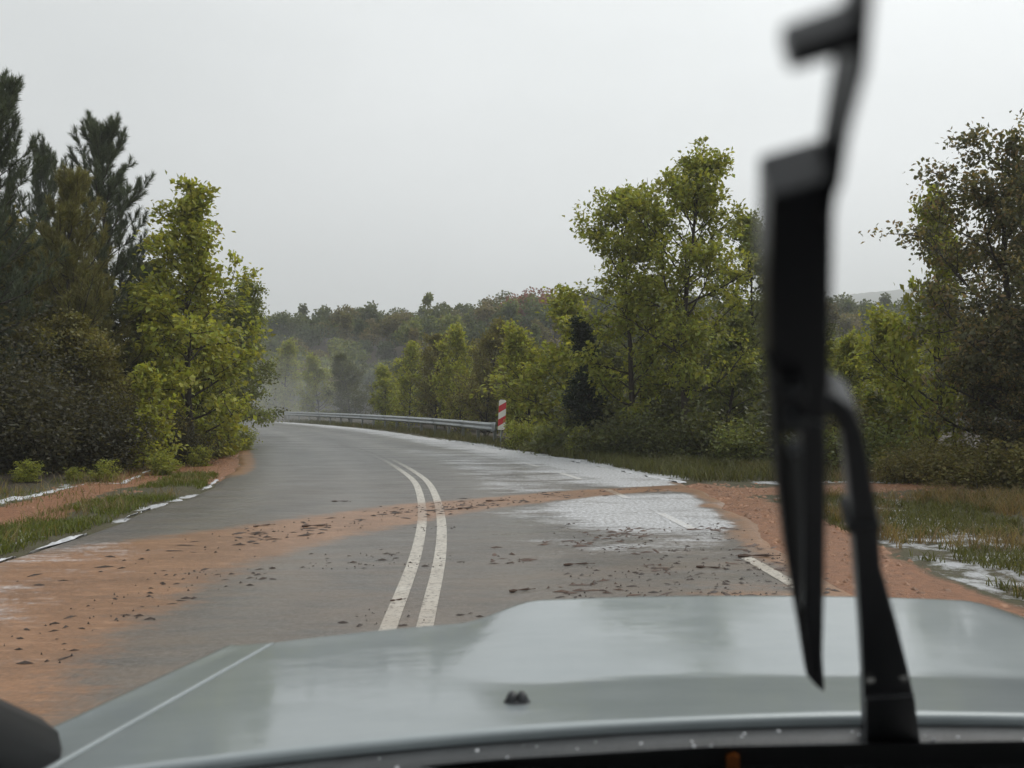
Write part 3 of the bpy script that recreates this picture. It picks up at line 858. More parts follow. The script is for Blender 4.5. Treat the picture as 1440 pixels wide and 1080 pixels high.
# --- right side of the road
tree("oak_tree", oakA, 8.0, 965, 20.5, 205, "tall bright green oak with visible dark trunk, highest right of the striped marker", LIGHT2, rz=0.9, sx=0.98)
tree("oak_tree", oakB, 7.5, 893, 22, 250, "second bright green oak leaning against the tall oak", LIGHT2, rz=2.2, sx=1.0)
tree("oak_tree", oakB, 7.5, 1065, 25, 300, "grey green oak behind the wiper beside the tall oak", MIDG, rz=4.0, sx=0.9)
tree("oak_tree", oakM, 5.0, 1025, 23, 440, "low spreading oak under the tall oak", MIDG, rz=0.3, sx=1.1)
tree("juniper_tree", juni, 4.2, 826, 23.5, 440, "narrow dark juniper between the bright oaks", (0.022, 0.036, 0.022), rz=0, sx=1.25)
tree("oak_tree", oakN, 4.6, 790, 28, 405, "slender bright oak just left of the dark juniper", LIGHT, rz=1.1, sx=1.1)
tree("oak_tree", oakM, 5.0, 742, 30, 455, "round bright oak directly behind the striped marker", LIGHT, rz=2.6, sx=1.05)
tree("oak_tree", dense, 5.5, 682, 36, 446, "brownish olive oak behind the guardrail end", OLIVE, rz=0.7, sx=0.8)
tree("oak_tree", oakN, 4.6, 648, 39, 455, "slender yellow green oak between the olive oak and the bare stemmed oak", LIGHT, rz=3.1, sx=0.8)
tree("oak_tree", oakB, 7.5, 612, 42, 468, "bare stemmed brown green oak over the guardrail", OLIVE, rz=5.2, sx=1.15)
tree("oak_tree", oakN, 4.6, 574, 47, 480, "slim yellow green oak over the middle of the guardrail", LIGHT, rz=0.2, sx=0.9)
tree("oak_tree", oakM, 5.0, 542, 50, 512, "low rounded yellow green oak touching the guardrail", LIGHT2, rz=1.9, sx=1.05)
tree("oak_tree", dense, 5.5, 492, 60, 497, "dark round oak between paler trees behind the guardrail", DARK, rz=4.4, sx=1.0)
tree("oak_tree", oakM, 5.0, 447, 61, 498, "pale oak veiled by mist beside the dark round oak", LIGHT2, rz=3.6, sx=1.0)
tree("oak_tree", oakM, 5.0, 402, 66, 478, "tall pale oak veiled by mist where the guardrail disappears", LIGHT2, rz=5.0, sx=1.05)
tree("oak_tree", dense, 5.5, 362, 70, 478, "misty dark oak beyond the end of the visible guardrail", MIDG, rz=2.5, sx=1.0)
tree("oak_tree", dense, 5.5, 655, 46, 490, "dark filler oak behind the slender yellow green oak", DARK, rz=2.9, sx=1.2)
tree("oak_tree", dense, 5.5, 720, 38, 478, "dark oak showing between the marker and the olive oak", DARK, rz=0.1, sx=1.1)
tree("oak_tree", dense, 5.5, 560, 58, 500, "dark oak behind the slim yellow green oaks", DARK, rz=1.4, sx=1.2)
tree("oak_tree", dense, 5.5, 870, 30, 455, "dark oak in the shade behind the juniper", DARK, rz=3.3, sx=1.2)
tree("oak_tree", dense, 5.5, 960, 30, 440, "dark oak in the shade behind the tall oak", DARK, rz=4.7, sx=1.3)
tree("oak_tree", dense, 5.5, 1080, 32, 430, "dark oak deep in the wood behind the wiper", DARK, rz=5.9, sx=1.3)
h_ = tree("holm_oak", holm, 6.2, 1436, 14.5, 200, "big dark holm oak with brown gold catkins at the dirt track", HOLM, "tree", rz=0.5, sx=0.95)
c = link("catkins", holm_cat, h_); c.color = (*BROWN, 1)
h_ = tree("holm_oak", holm, 6.2, 1510, 19, 150, "taller grey holm oak rising behind the catkin covered holm oak", HOLM, "tree", rz=2.9, sx=0.9)
c = link("catkins", holm_cat, h_); c.color = (*BROWN, 1)
h_ = tree("holm_oak", holm, 6.2, 1470, 13.4, 430, "low holm oak thick with catkins above the brown hedge", HOLM, "tree", rz=4.2, sx=1.25)
c = link("catkins", holm_cat, h_); c.color = (*BROWN, 1)
tree("oak_tree", oakN, 4.6, 1312, 16.5, 262, "slender bright oak leaning out from the big holm oak", LIGHT2, rz=0.8, sx=0.62)
tree("oak_tree", oakM, 5.0, 1270, 20, 432, "rounded bright oak between the wiper and the holm oak", LIGHT, rz=2.2, sx=1.1)
tree("oak_tree", oakM, 5.0, 1195, 22, 470, "yellow green oak just right of the wiper arm", LIGHT2, rz=4.1, sx=1.0)
tree("oak_tree", oakM, 5.0, 1150, 26, 480, "yellow green oak hidden partly by the wiper blade", LIGHT2, rz=5.1, sx=1.1)
tree("oak_tree", dense, 5.5, 1230, 27, 470, "dark oak behind the yellow green oaks by the track", DARK, rz=0.6, sx=1.2)
tree("oak_tree", oakM, 5.0, 1240, 17.5, 545, "low bushy green oak at the back of the track", MIDG, rz=1.5, sx=1.3)
UNDER = [(735, 25.2, 598, shA, LIGHT2), (775, 24, 600, shB, MIDG), (815, 21.5, 612, shC, LIGHT2), (850, 21, 600, shB, DARK), (890, 20.2, 590, shA, DARK), (925, 19.6, 598, shB, DARK), (1000, 19.6, 585, shA, DARK), (1040, 18.6, 600, shB, MIDG), (1085, 19.5, 570, shA, DARK), (1140, 18.5, 585, shB, DARK), (1190, 18, 580, shA, OLIVE), (945, 22.5, 560, shA, DARK), (860, 23.5, 560, shA, DARK), (1225, 16.5, 600, shB, MIDG)]
for i, (px, y, top, pr, c) in enumerate(UNDER):
    nm = {DARK: "dark green", OLIVE: "olive", MIDG: "mid green", LIGHT2: "fresh yellow green"}[c]
    tree("undergrowth_bush", pr, 1.05, px, y, top, nm + " leafy bush in the undergrowth beneath the oaks past the hail covered shoulder", c, "bush", "undergrowth bushes beneath the right hand oaks", rz=i * 1.9, sx=1.3, names=SF)
HEDGE = [(1270, 14.4, 640), (1330, 13.6, 636), (1395, 13.0, 632), (1460, 12.4, 626), (1365, 14.6, 622), (1300, 15.3, 624), (1440, 13.8, 615)]
for i, (px, y, top) in enumerate(HEDGE):
    tree("brown_bush", shB, 1.0, px, y, top, "brownish green bush in the low row beside the dirt track", (0.175, 0.16, 0.06), "bush", "row of brownish bushes beside the dirt track", rz=i * 2.3, sx=1.35, names=SF)

# --- wooded hillside
rng = np.random.default_rng(77)
variants = [blob_tree(50 + i, r_, h__, 1000, 0.30, cf) for i, (r_, h__, cf) in enumerate([(2.0, 4.6, False), (2.4, 5.0, False), (1.8, 4.2, False), (1.6, 5.6, True), (2.2, 4.4, False), (1.3, 5.2, True)])]
vmesh = [mesh_np("hillside_tree", co, f, M["leaf"]) for co, f in variants]
cand = []
for _ in range(20000):
    y = rng.uniform(50, 140); x = y * rng.uniform(-0.42, 0.66)
    if all((x - a) ** 2 + (y - b) ** 2 > 2.9 ** 2 for a, b in cand[-700:]): cand.append((x, y))
    if len(cand) >= 620: break
cand = np.array(cand)
ss, tt = road_st(cand[:, 0], cand[:, 1])
ok = tt > 13
cand = cand[ok]
cz = terrain(cand[:, 0], cand[:, 1])
KINDS = [("dark green", (0.080, 0.104, 0.040)), ("mid green", (0.115, 0.142, 0.046)), ("olive brown", (0.140, 0.130, 0.052)), ("pale green", (0.165, 0.190, 0.058)), ("dark green", (0.068, 0.090, 0.040)), ("olive brown", (0.155, 0.135, 0.060))]
order = np.argsort(cand[:, 1])
rest_co, rest_f, off = [], [], 0
for n_i, i in enumerate(order):
    x, y = cand[i]; v = int(rng.choice(6, p=[.25, .25, .2, .08, .17, .05])); sc = rng.uniform(0.62, 1.12); rz = rng.uniform(0, 6.28)
    if n_i < 290:
        o = link("hillside_tree", vmesh[v], None, (x, y, cz[i] - 0.1))
        o.rotation_euler = (0, 0, rz); o.scale = (sc, sc, sc * rng.uniform(.85, 1.1))
        nm, c = KINDS[int(rng.integers(0, 6))]
        o.color = (*c, 1)
        tag(o, nm + (" conical" if v in (3, 5) else " rounded") + " tree in the wood that covers the far hillside", "tree", "trees of the hillside wood")
    else:
        co, f = variants[v]
        cs, sn = math.cos(rz) * sc, math.sin(rz) * sc
        q = np.stack([co[:, 0] * cs - co[:, 1] * sn + x, co[:, 0] * sn + co[:, 1] * cs + y, co[:, 2] * sc + cz[i] - 0.1], 1)
        rest_co.append(q); rest_f.append(f + off); off += len(q)
if rest_co:
    o = link("hillside_wood", mesh_np("hillside_wood", np.concatenate(rest_co), np.concatenate(rest_f), M["leaf"]))
    o.color = (0.095, 0.115, 0.044, 1)
    tag(o, "massed dark tree tops along the crest of the far wooded hill", "wood", kind="stuff")
for px, y, s_ in [(722, 106, 1.0), (748, 105, 1.12), (772, 107, 1.05), (735, 101, .8)]:
    x = (px - CXP) / FPX * y
    o = link("dead_tree", vmesh[2 if s_ < 1 else 1], None, (x, y, gz(x, y) + 0.2)); o.scale = (s_, s_, s_); o.color = (0.20, 0.085, 0.055, 1)
    tag(o, "rust red withered tree on the crest of the wooded hill", "tree", "withered trees on the hill crest")

# ------------------------------------------------------------------ grass
def grass_patch(name, pts, seed, hgt, label, colour, w=0.006):
    rng = np.random.default_rng(seed)
    pts = np.asarray(pts); n = len(pts)
    z = terrain(pts[:, 0], pts[:, 1])
    B = np.stack([pts[:, 0], pts[:, 1], z - 0.01], 1)
    d = rng.normal(size=(n, 3)) * 0.33; d[:, 2] = 1
    h = (hgt * rng.uniform(0.35, 1.25, n))[:, None]
    side = rand_unit(rng, n); side[:, 2] = 0; side /= np.linalg.norm(side, axis=1)[:, None] + 1e-6
    mid = B + d * h * 0.6; tip = B + d * h + np.stack([d[:, 0], d[:, 1], np.zeros(n)], 1) * h * 0.6 - np.array([0, 0, 1]) * h * 0.12
    co = np.stack([B - side * w, B + side * w, mid + side * w * .7, tip, mid - side * w * .7], 1).reshape(-1, 3)
    i0 = np.arange(n)[:, None] * 5
    f = np.concatenate([i0 + np.array(a) for a in ([0, 1, 2], [0, 2, 4], [4, 2, 3])])
    o = link(name, mesh_np(name, co, f, M["grass"])); o.color = (*colour, 1)
    return tag(o, label, "grass", kind="stuff")

def scatter(n, s_rng, o_rng, side, seed, dens=None):
    rng = np.random.default_rng(seed)
    s = rng.uniform(*s_rng, n); o = rng.uniform(*o_rng, n)
    t = right_edge(s) + o if side > 0 else -left_edge(s) - o
    x, y = road_pt(s, t)
    keep = fbm(x * 1.7, y * 1.7, seed) + 0.25 * (rng.random(n) - .5) > (dens if dens else 0.5)
    return np.stack([x, y], 1)[keep]

grass_patch("verge_grass", np.concatenate([scatter(22000, (5, 17), (0.1, 1.1), -1, 101, .50), scatter(9000, (5, 40), (1.7, 3.4), -1, 102, .45)]), 1, 0.10, "short green grass on the verge before the red path", (0.11, 0.13, 0.024))
grass_patch("shoulder_grass", np.concatenate([scatter(16000, (15.5, 60), (0.35, 2.2), 1, 103, .42), scatter(14000, (13.7, 24), (0.35, 3.8), 1, 106, .38)]), 2, 0.30, "tall weedy grass under the guardrail and along the hail covered shoulder", (0.09, 0.095, 0.03), 0.008)
rg = np.random.default_rng(5)
pts = np.stack([rg.uniform(3.9, 12, 62000), rg.uniform(5, 12.2, 62000)], 1)
pts = np.concatenate([pts, np.stack([rg.uniform(5, 12, 9000), rg.uniform(14.2, 18, 9000)], 1)])
_s, _t = road_st(pts[:, 0], pts[:, 1])
kp = (_t - right_edge(_s) > 0.9) & (fbm(pts[:, 0] * 1.2, pts[:, 1] * 1.2, 66) > .45)
grass_patch("track_grass", pts[kp], 3, 0.12, "sparse green grass with hail lying in it beside the dirt track", (0.10, 0.105, 0.03))

kp2 = (_t - right_edge(_s) > 0.5) & (fbm(pts[:, 0] * 1.5 + 40, pts[:, 1] * 1.5, 67) > .55)
grass_patch("dry_grass", pts[kp2], 4, 0.24, "dry brownish stems standing among the grass beside the dirt track", (0.20, 0.15, 0.07), 0.004)
grass_patch("dry_grass", np.concatenate([scatter(7000, (5, 18), (0.2, 3.0), -1, 111, .56), scatter(9000, (15, 50), (0.4, 2.4), 1, 112, .52)]), 6, 0.22, "dry straw coloured stems along the verges and under the guardrail", (0.20, 0.16, 0.075), 0.005)

# stones and clods on the bare soil
def stones(name, pts, seed, smax, label):
    rng = np.random.default_rng(seed); n = len(pts)
    z = terrain(pts[:, 0], pts[:, 1]); r = smax * rng.uniform(.15, 1, n) ** 2 + .006
    base = np.array([(1, 0, 0), (.3, .95, 0), (-.8, .6, 0), (-.8, -.6, 0), (.3, -.95, 0), (0.1, 0.05, 1), (.5, .5, .75), (-.5, -.3, .8)])
    V = base[None] * rng.uniform(.6, 1.3, (n, 8, 3)) * r[:, None, None] * np.array([1, 1, .7])
    a = rng.uniform(0, 6.28, n); c_, s_ = np.cos(a)[:, None], np.sin(a)[:, None]
    X = V[..., 0] * c_ - V[..., 1] * s_ + pts[:, 0:1]; Y = V[..., 0] * s_ + V[..., 1] * c_ + pts[:, 1:2]; Z = V[..., 2] + z[:, None] - r[:, None] * .15
    F = np.array([(0, 1, 6), (1, 2, 5), (1, 5, 6), (2, 7, 5), (2, 3, 7), (3, 4, 7), (4, 5, 7), (4, 6, 5), (4, 0, 6)])
    f = (np.arange(n)[:, None, None] * 8 + F[None]).reshape(-1, 3)
    tag(link(name, mesh_np(name, np.stack([X, Y, Z], -1).reshape(-1, 3), f, M["clod"])), label, "stones", kind="stuff")
M["clod"] = simple("soil_clod", (0.24, 0.125, 0.07), 0.7, var=0.45, scale=3)
sp_ = np.concatenate([scatter(1500, (3, 13.5), (0.0, 1.1), 1, 121, .42), np.stack([rg.uniform(3.2, 9, 700), rg.normal(13.2, .5, 700)], 1)])
stones("gravel", sp_, 5, 0.05, "reddish stones and clods strewn over the soil beside the road")
stones("gravel", np.concatenate([scatter(900, (7, 22), (0.8, 2.4), -1, 122, .45), scatter(500, (15, 30), (0, 1.2), -1, 123, .4)]), 6, 0.04, "reddish clods lying on the red soil path behind the verge grass")

# ------------------------------------------------------------------ hail banks along the road edges
M["hail"] = simple("hailstones", (0.52, 0.53, 0.55), 0.65, var=0.35, scale=14, bump=0.9, bscale=90)
def hail_bank(name, s0, s1, tfun, width, hgt, seed, label):
    s = np.arange(s0, s1, 0.05); nt = 9
    u = np.linspace(-1, 1, nt)
    wv = width * np.clip(2.2 * (fbm(s * 1.7, s * 0, seed) - 0.24) , 0.16, 1.0) * (0.45 + 0.8 * vnoise(s * 4.5, s * 0, seed + 9))
    c = tfun(s) + 0.12 * (fbm(s * .8, s * 0, seed + 3) - .5)
    T = c[:, None] + wv[:, None] * u[None, :] * (1 + .9 * (vnoise(s[:, None] * 5 + u[None, :] * 2, u[None, :] * 3 + 0 * s[:, None], seed) - .5))
    X, Y = road_pt(s[:, None] + 0 * T, T)
    Z = np.maximum(terrain(X, Y), np.where((T > -left_edge(s)[:, None]) & (T < right_edge(s)[:, None]), 0.0, -1)) + hgt * (1 - u[None, :] ** 2) * (0.4 + 1.0 * vnoise(X * 14, Y * 14, seed)) * (wv[:, None] / width) - 0.001
    idx = np.arange(X.size).reshape(X.shape)
    f = np.stack([idx[:-1, :-1], idx[:-1, 1:], idx[1:, 1:], idx[1:, :-1]], -1).reshape(-1, 4)
    return tag(link(name, mesh_np(name, np.stack([X, Y, Z], -1).reshape(-1, 3), f, M["hail"], True)), label, "hail", kind="stuff")
hail_bank("hail_bank", 4.5, 17, lambda s: -left_edge(s) - 0.02, 0.05, 0.022, 61, "thin white ridge of hail lying along the asphalt edge")
hail_bank("hail_bank", 8, 22, lambda s: -left_edge(s) - 2.15 + 0.6 * (s > 15), 0.08, 0.025, 62, "white hail drift against the bushes behind the red path")
hail_bank("hail_bank", 13.8, 30, lambda s: right_edge(s) + 0.1, 0.16, 0.03, 64, "white hail drift along the shoulder by the guardrail grass")

# ------------------------------------------------------------------ washed up debris
rng = np.random.default_rng(8)
def scrap_mesh(pts, L, seed):
    rng = np.random.default_rng(seed); n = len(pts)
    a = rng.normal(0.15, 0.6, n); l = L * (.25 + 1.7 * rng.random(n) ** 3); w = np.minimum(l * rng.uniform(.08, .45, n), .05); h = rng.uniform(.004, .016, n)
    ca, sa = np.cos(a), np.sin(a)
    V = []
    for (u, v, k) in [(-1, -.5, 0), (-.2, -1, 0), (1, -.2, 0), (.6, .7, 0), (-.6, .9, 0), (0, 0, 1)]:
        lx = u * l * .5 * rng.uniform(.7, 1.2, n); ly = v * w * .5 * rng.uniform(.6, 1.3, n)
        V.append(np.stack([pts[:, 0] + lx * ca - ly * sa, pts[:, 1] + lx * sa + ly * ca, 0.003 + h * k], 1))
    co = np.stack(V, 1).reshape(-1, 3)
    i0 = np.arange(n)[:, None] * 6
    f = np.concatenate([i0 + np.array(q) for q in ([0, 1, 5], [1, 2, 5], [2, 3, 5], [3, 4, 5], [4, 0, 5])])
    return co, f
pts = []
ST = np.array(STREAM)
for k in range(420):
    u = rng.uniform(2.2, 8.6); i = int(u); f = u - i
    p = ST[i, :2] * (1 - f) + ST[i + 1, :2] * f
    off = rng.normal() * .28 - 0.05
    if fbm(np.array([p[0] * 1.4]), np.array([p[1] * 1.4]), 13)[0] < .47 and rng.random() < .75: continue
    pts.append((p[0] + rng.normal() * .25, p[1] + off))
co, f = scrap_mesh(np.array(pts), 0.12, 4)
tag(link("leaf_litter", mesh_np("leaf_litter", co, f, M["twig"])), "dark bark scraps and leaves washed along the mud stream", "debris", kind="stuff")
pts = []
while len(pts) < 800:
    x, y = rng.uniform(-3.2, 2.6), rng.uniform(4.2, 9.5)
    if fbm(np.array([x * 1.1]), np.array([y * 1.1]), 23)[0] + .14 * smooth(-.5, 1.6, x) > .56: pts.append((x, y))
co, f = scrap_mesh(np.array(pts), 0.055, 6)
tag(link("leaf_litter", mesh_np("leaf_litter", co, f, M["twig"])), "small dark leaf scraps scattered over the wet asphalt near the car", "debris", kind="stuff")

pts = []
while len(pts) < 260:
    x, y = rng.uniform(-0.2, 2.7), rng.uniform(5.6, 9.2)
    if fbm(np.array([x * 1.6]), np.array([y * 2.2]), 29)[0] > .56: pts.append((x, y))
co, f = scrap_mesh(np.array(pts), 0.13, 9)
tag(link("leaf_litter", mesh_np("leaf_litter", co, f, M["wood"])), "reddish brown bark flakes strewn over the lane beside the hail", "debris", kind="stuff")

def stick(px, py, L, ang, label, bend=0.05, r=0.012):
    d = ray(px, py); k = -EYE / d.z; x, y = d.x * k, d.y * k
    mb = MB(); n = 6
    pts_ = [Vector((L * (i / n - .5), bend * L * math.sin(i / n * 3.1), 0)) for i in range(n + 1)]
    mb.tube(pts_, [r * (.7 + .5 * math.sin(i * 2.1)) * (1.1 - .6 * i / n) for i in range(n + 1)], 6)
    p = pts_[4]; mb.tube([p, p + Vector((L * .12, L * .1, r * .5))], [r * .5, r * .25], 5)
    o = mb.build("stick", M["wood"]); o.location = (x, y, r * 0.9 + .002); o.rotation_euler = (0, 0, R(ang))
    tag(o, label, "stick")
stick(1068, 784, 0.42, 4, "reddish stick lying on the hail flecked asphalt near the verge", r=0.018)
stick(1000, 800, 0.26, -18, "short bark strip beside the reddish stick", r=0.012)
stick(815, 795, 0.30, 12, "thin bent stick among scraps right of the double line", r=0.012)
stick(735, 832, 0.22, 20, "crumbly bark strip close to the bonnet right of the double line", r=0.013)
stick(445, 741, 0.34, 8, "bent dark stick in the mud stream left of the double line", .12, 0.014)
stick(372, 740, 0.26, 35, "short forked twig at the upper edge of the mud stream", .1, 0.010)
stick(480, 706, 0.30, -6, "thin twig on wet asphalt beyond the mud stream", .12, 0.010)
stick(560, 845, 0.12, 30, "tiny bark scrap lying across the double white line", .05, 0.008)
stick(700, 705, 0.36, 10, "dark twig caught in the mud right of the double line", .08, 0.013)
stick(655, 716, 0.22, 3, "small twig in the mud touching the double line", .05, 0.011)

# ------------------------------------------------------------------ guardrail and marker
GT = 5.05
gs0, gs1 = 26.6, 74.0
GZ0 = 0.44                                                     # bottom of beam
def rail_profile():
    # W section: (out towards the road, up)
    return [(0.00, 0.0), (0.03, 0.015), (0.075, 0.06), (0.078, 0.09), (0.03, 0.13), (0.015, 0.155), (0.03, 0.18), (0.078, 0.22), (0.075, 0.25), (0.03, 0.295), (0.0, 0.31)]
def ground_r(s, t):
    x, y = road_pt(np.array([s]), np.array([t])); return gz(x[0], y[0])
gx0, gy0 = road_pt(np.array([gs0]), np.array([GT]))
rail = empty("guardrail", (gx0[0], gy0[0], 0))
tag(rail, "long grey steel crash barrier on posts following the outside of the bend", "guardrail")
def rel(p): return Vector(p) - Vector((gx0[0], gy0[0], 0))
s_ = gs0
prof_ = rail_profile()
while s_ < gs1:
    e = min(s_ + 4.0, gs1)
    rows = []
    for s in np.linspace(s_ - (0.12 if s_ > gs0 else 0), e, 9):
        row = []
        for (o_, u_) in prof_:
            x, y = road_pt(np.array([s]), np.array([GT - o_ - (0.004 if s_ > gs0 and s < s_ + .01 else 0)]))
            row.append(rel((x[0], y[0], GZ0 + u_)))
        rows.append(row)
    mb = MB(); mb.grid(rows)
    o = mb.build("rail_beam", M["steel"], rail, True)
    sm_ = o.modifiers.new("thick", 'SOLIDIFY'); sm_.thickness = 0.004
    s_ = e
for s in np.arange(gs0 + 0.1, gs1, 2.0):
    x, y = road_pt(np.array([s]), np.array([GT + 0.09])); z0 = gz(x[0], y[0]) - 0.3
    mb = MB()
    i = int(np.argmin(np.abs(CS - s))); ang = math.atan2(TN[i, 1], TN[i, 0])
    Mr = Matrix.Rotation(ang, 3, 'Z')
    for dx, dy, wx, wy in ((0, 0, .008, .10), (0.025, -.05, .055, .008), (0.025, .05, .055, .008)):
        mb.box(rel((x[0], y[0], (z0 + .74) / 2)) + Mr @ Vector((dx, dy, 0)), (wx, wy, .74 - z0), Mr)
    mb.build("post", M["steel"], rail)
    mb = MB(); xb, yb = road_pt(np.array([s]), np.array([GT + 0.02]))
    mb.box(rel((xb[0], yb[0], GZ0 + .155)), (.10, .05, .2), Mr); mb.build("spacer", M["dark_steel"], rail)
    for dz in (.07, .24):
        mb = MB(); xb, yb = road_pt(np.array([s]), np.array([GT - .085]))
        mb.tube([rel((xb[0], yb[0], GZ0 + dz)), rel((xb[0], yb[0], GZ0 + dz)) - Vector((NR[i, 0], NR[i, 1], 0)) * .012], .014, 6); mb.build("bolt", M["dark_steel"], rail)
# end shoe
i = int(np.argmin(np.abs(CS - gs0))); td = Vector((TN[i, 0], TN[i, 1], 0)); nd = Vector((NR[i, 0], NR[i, 1], 0))
mb = MB()
base_ = rel((gx0[0], gy0[0], GZ0))
rows = []
for k in range(8):
    a = math.pi * k / 7
    c_ = base_ - td * (0.02 + 0.14 * math.sin(a)) - nd * (0.075 * math.cos(a)) + nd * 0.0
    rows.append([c_ + Vector((0, 0, z)) for z in (-.02, .10, .21, .33)])
mb.grid(rows)
o = mb.build("end_terminal", M["steel"], rail, True); sm_ = o.modifiers.new("thick", 'SOLIDIFY'); sm_.thickness = 0.006

# red and white marker panel
m, n, l, b = new_mat("striped_sheeting")
tc = n.new("ShaderNodeTexCoord"); sp = n.new("ShaderNodeSeparateXYZ"); l.new(tc.outputs["Object"], sp.inputs[0])
v = mth(n, l, 'SUBTRACT', sp.outputs["Z"], mth(n, l, 'MULTIPLY', sp.outputs["X"], 0.62))
v = mth(n, l, 'FRACT', mth(n, l, 'DIVIDE', mth(n, l, 'ADD', v, 0.32), 0.46))
fac = mth(n, l, 'GREATER_THAN', v, 0.5)
dirt = noise(n, l, tc.outputs["Object"], 9, 5)
white = mixc(n, l, mth(n, l, 'MULTIPLY', dirt, .35), (0.80, 0.78, 0.72), (0.5, 0.45, 0.38))
l.new(mixc(n, l, fac, (0.52, 0.018, 0.028), white), b.inputs["Base Color"]); b.inputs["Roughness"].default_value = 0.35
M["stripes"] = m
mk = at(704, 600, 26.3)
mkx, mky = mk.x, mk.y
marker = empty("hazard_marker", (mkx, mky, gz(mkx, mky)))
marker.rotation_euler = (0, R(2.5), R(6))
tag(marker, "red and white diagonally striped marker panel at the guardrail end", "road sign")
zg = gz(mkx, mky)
top_z = EYE + (HOR - 562) / FPX * 26.3 - zg; bot_z = EYE + (HOR - 602) / FPX * 26.3 - zg - .06
mb = MB(); hw = 0.125; pc = (top_z + bot_z) / 2; ph = (top_z - bot_z) / 2
out_ = [(-hw, -ph), (hw, -ph), (hw, ph - .05), (hw - .05, ph), (-hw + .05, ph), (-hw, ph - .05)]
mb.prism([Vector((x, 0.006, z)) for x, z in out_], [Vector((x, -0.006, z)) for x, z in out_])
o = mb.build("striped_panel", M["stripes"], marker); o.location = (0, -.03, pc)
mb = MB(); mb.tube([(0, 0.01, -.2), (0, 0.01, top_z - .08)], .03, 8); mb.build("post", M["steel"], marker, True)

# ------------------------------------------------------------------ car: bonnet, wings, scuttle, screen and wiper
M["car_paint"], n, l, b = new_mat("wet_pale_green_paint")
tc = n.new("ShaderNodeTexCoord"); ob = tc.outputs["Object"]
mp = n.new("ShaderNodeMapping"); mp.inputs["Scale"].default_value = (1.0, 2.6, 1.0); l.new(ob, mp.inputs["Vector"])
wv = noise(n, l, mp.outputs["Vector"], 5.0, 6, 0.6)
col = mixc(n, l, ramp2(n, l, wv, .35, .65), (0.235, 0.268, 0.278), (0.262, 0.295, 0.305))
l.new(col, b.inputs["Base Color"])
b.inputs["Metallic"].default_value = 0.25; b.inputs["Roughness"].default_value = 0.42
b.inputs["Coat Weight"].default_value = 1.0; b.inputs["Coat IOR"].default_value = 1.5
l.new(mixf(n, l, ramp2(n, l, noise(n, l, mp.outputs["Vector"], 3.2, 7, .65), .42, .58), 0.03, 0.16), b.inputs["Coat Roughness"])
bp = n.new("ShaderNodeBump"); bp.inputs["Strength"].default_value = 0.05; bp.inputs["Distance"].default_value = 0.006
l.new(noise(n, l, mp.outputs["Vector"], 16, 4, .6), bp.inputs["Height"]); l.new(bp.outputs["Normal"], b.inputs["Coat Normal"])

CARX = 0.5
car = empty("car", (CARX, 0, 0))
tag(car, "pale grey green car seen from its seat with wet bonnet and raised wiper", "car")
def cr(p): return Vector((p[0] - CARX, p[1], p[2]))
def y_rear(x): return 0.967 - 0.10 * abs((x - CARX) / 0.92) ** 1.8
def hood_z(x, y):
    u = (x - CARX) / 0.92
    v = (y - y_rear(x)) / (1.64 - y_rear(x))
    bl = float(smooth(-0.115, 0.06, x)) * (1 - float(smooth(0.95, 1.14, x)))
    k = (v - 0.34) / 0.66
    w = 0.5 * (k + math.sqrt(k * k + 0.0004))
    z0 = -0.066 * v - 0.008 * u * u * v
    z1 = -0.102 * v + (0.0673 + 0.006) * min(w, 1.3)
    return 1.113 - 0.02 * abs(u) ** 2.2 + z0 * (1 - bl) + z1 * bl
def shut_x(y, side): return CARX + side * np.interp(y, [0.8, 1.6], [1.025, 0.955])
def hood_front(x): return 1.66 - 0.13 * abs((x - CARX) / 0.95) ** 2.4
rows = []
NV, NU = 56, 90
for j in range(-4, NV + 7):
    row = []
    for i in range(NU + 1):
        u = i / NU
        if j < 0:                                              # rolled rear lip
            yy = None; vv = 0
        v = min(max(j, 0), NV) / NV
        xm = CARX + (u * 2 - 1) * 0.99
        y = y_rear(xm) + (hood_front(xm) - y_rear(xm)) * v
        x = shut_x(y, -1) + (shut_x(y, 1) - shut_x(y, -1)) * u
        y = y_rear(x) + (hood_front(x) - y_rear(x)) * v
        z = hood_z(x, y)
        if j < 0:
            k = [(-.0045, -.013), (-.005, -.007), (-.004, -.0025), (-.002, -.0006)][j + 4]; y += k[0]; z += k[1]
        if j > NV:
            a = (j - NV) / 6 * math.pi / 2; y += 0.10 * math.sin(a); z -= 0.13 * (1 - math.cos(a)) + .012 * a
        row.append(cr((x, y, z)))
    rows.append(row)
mb = MB(); mb.grid(rows); mb.build("bonnet", M["car_paint"], car, True)
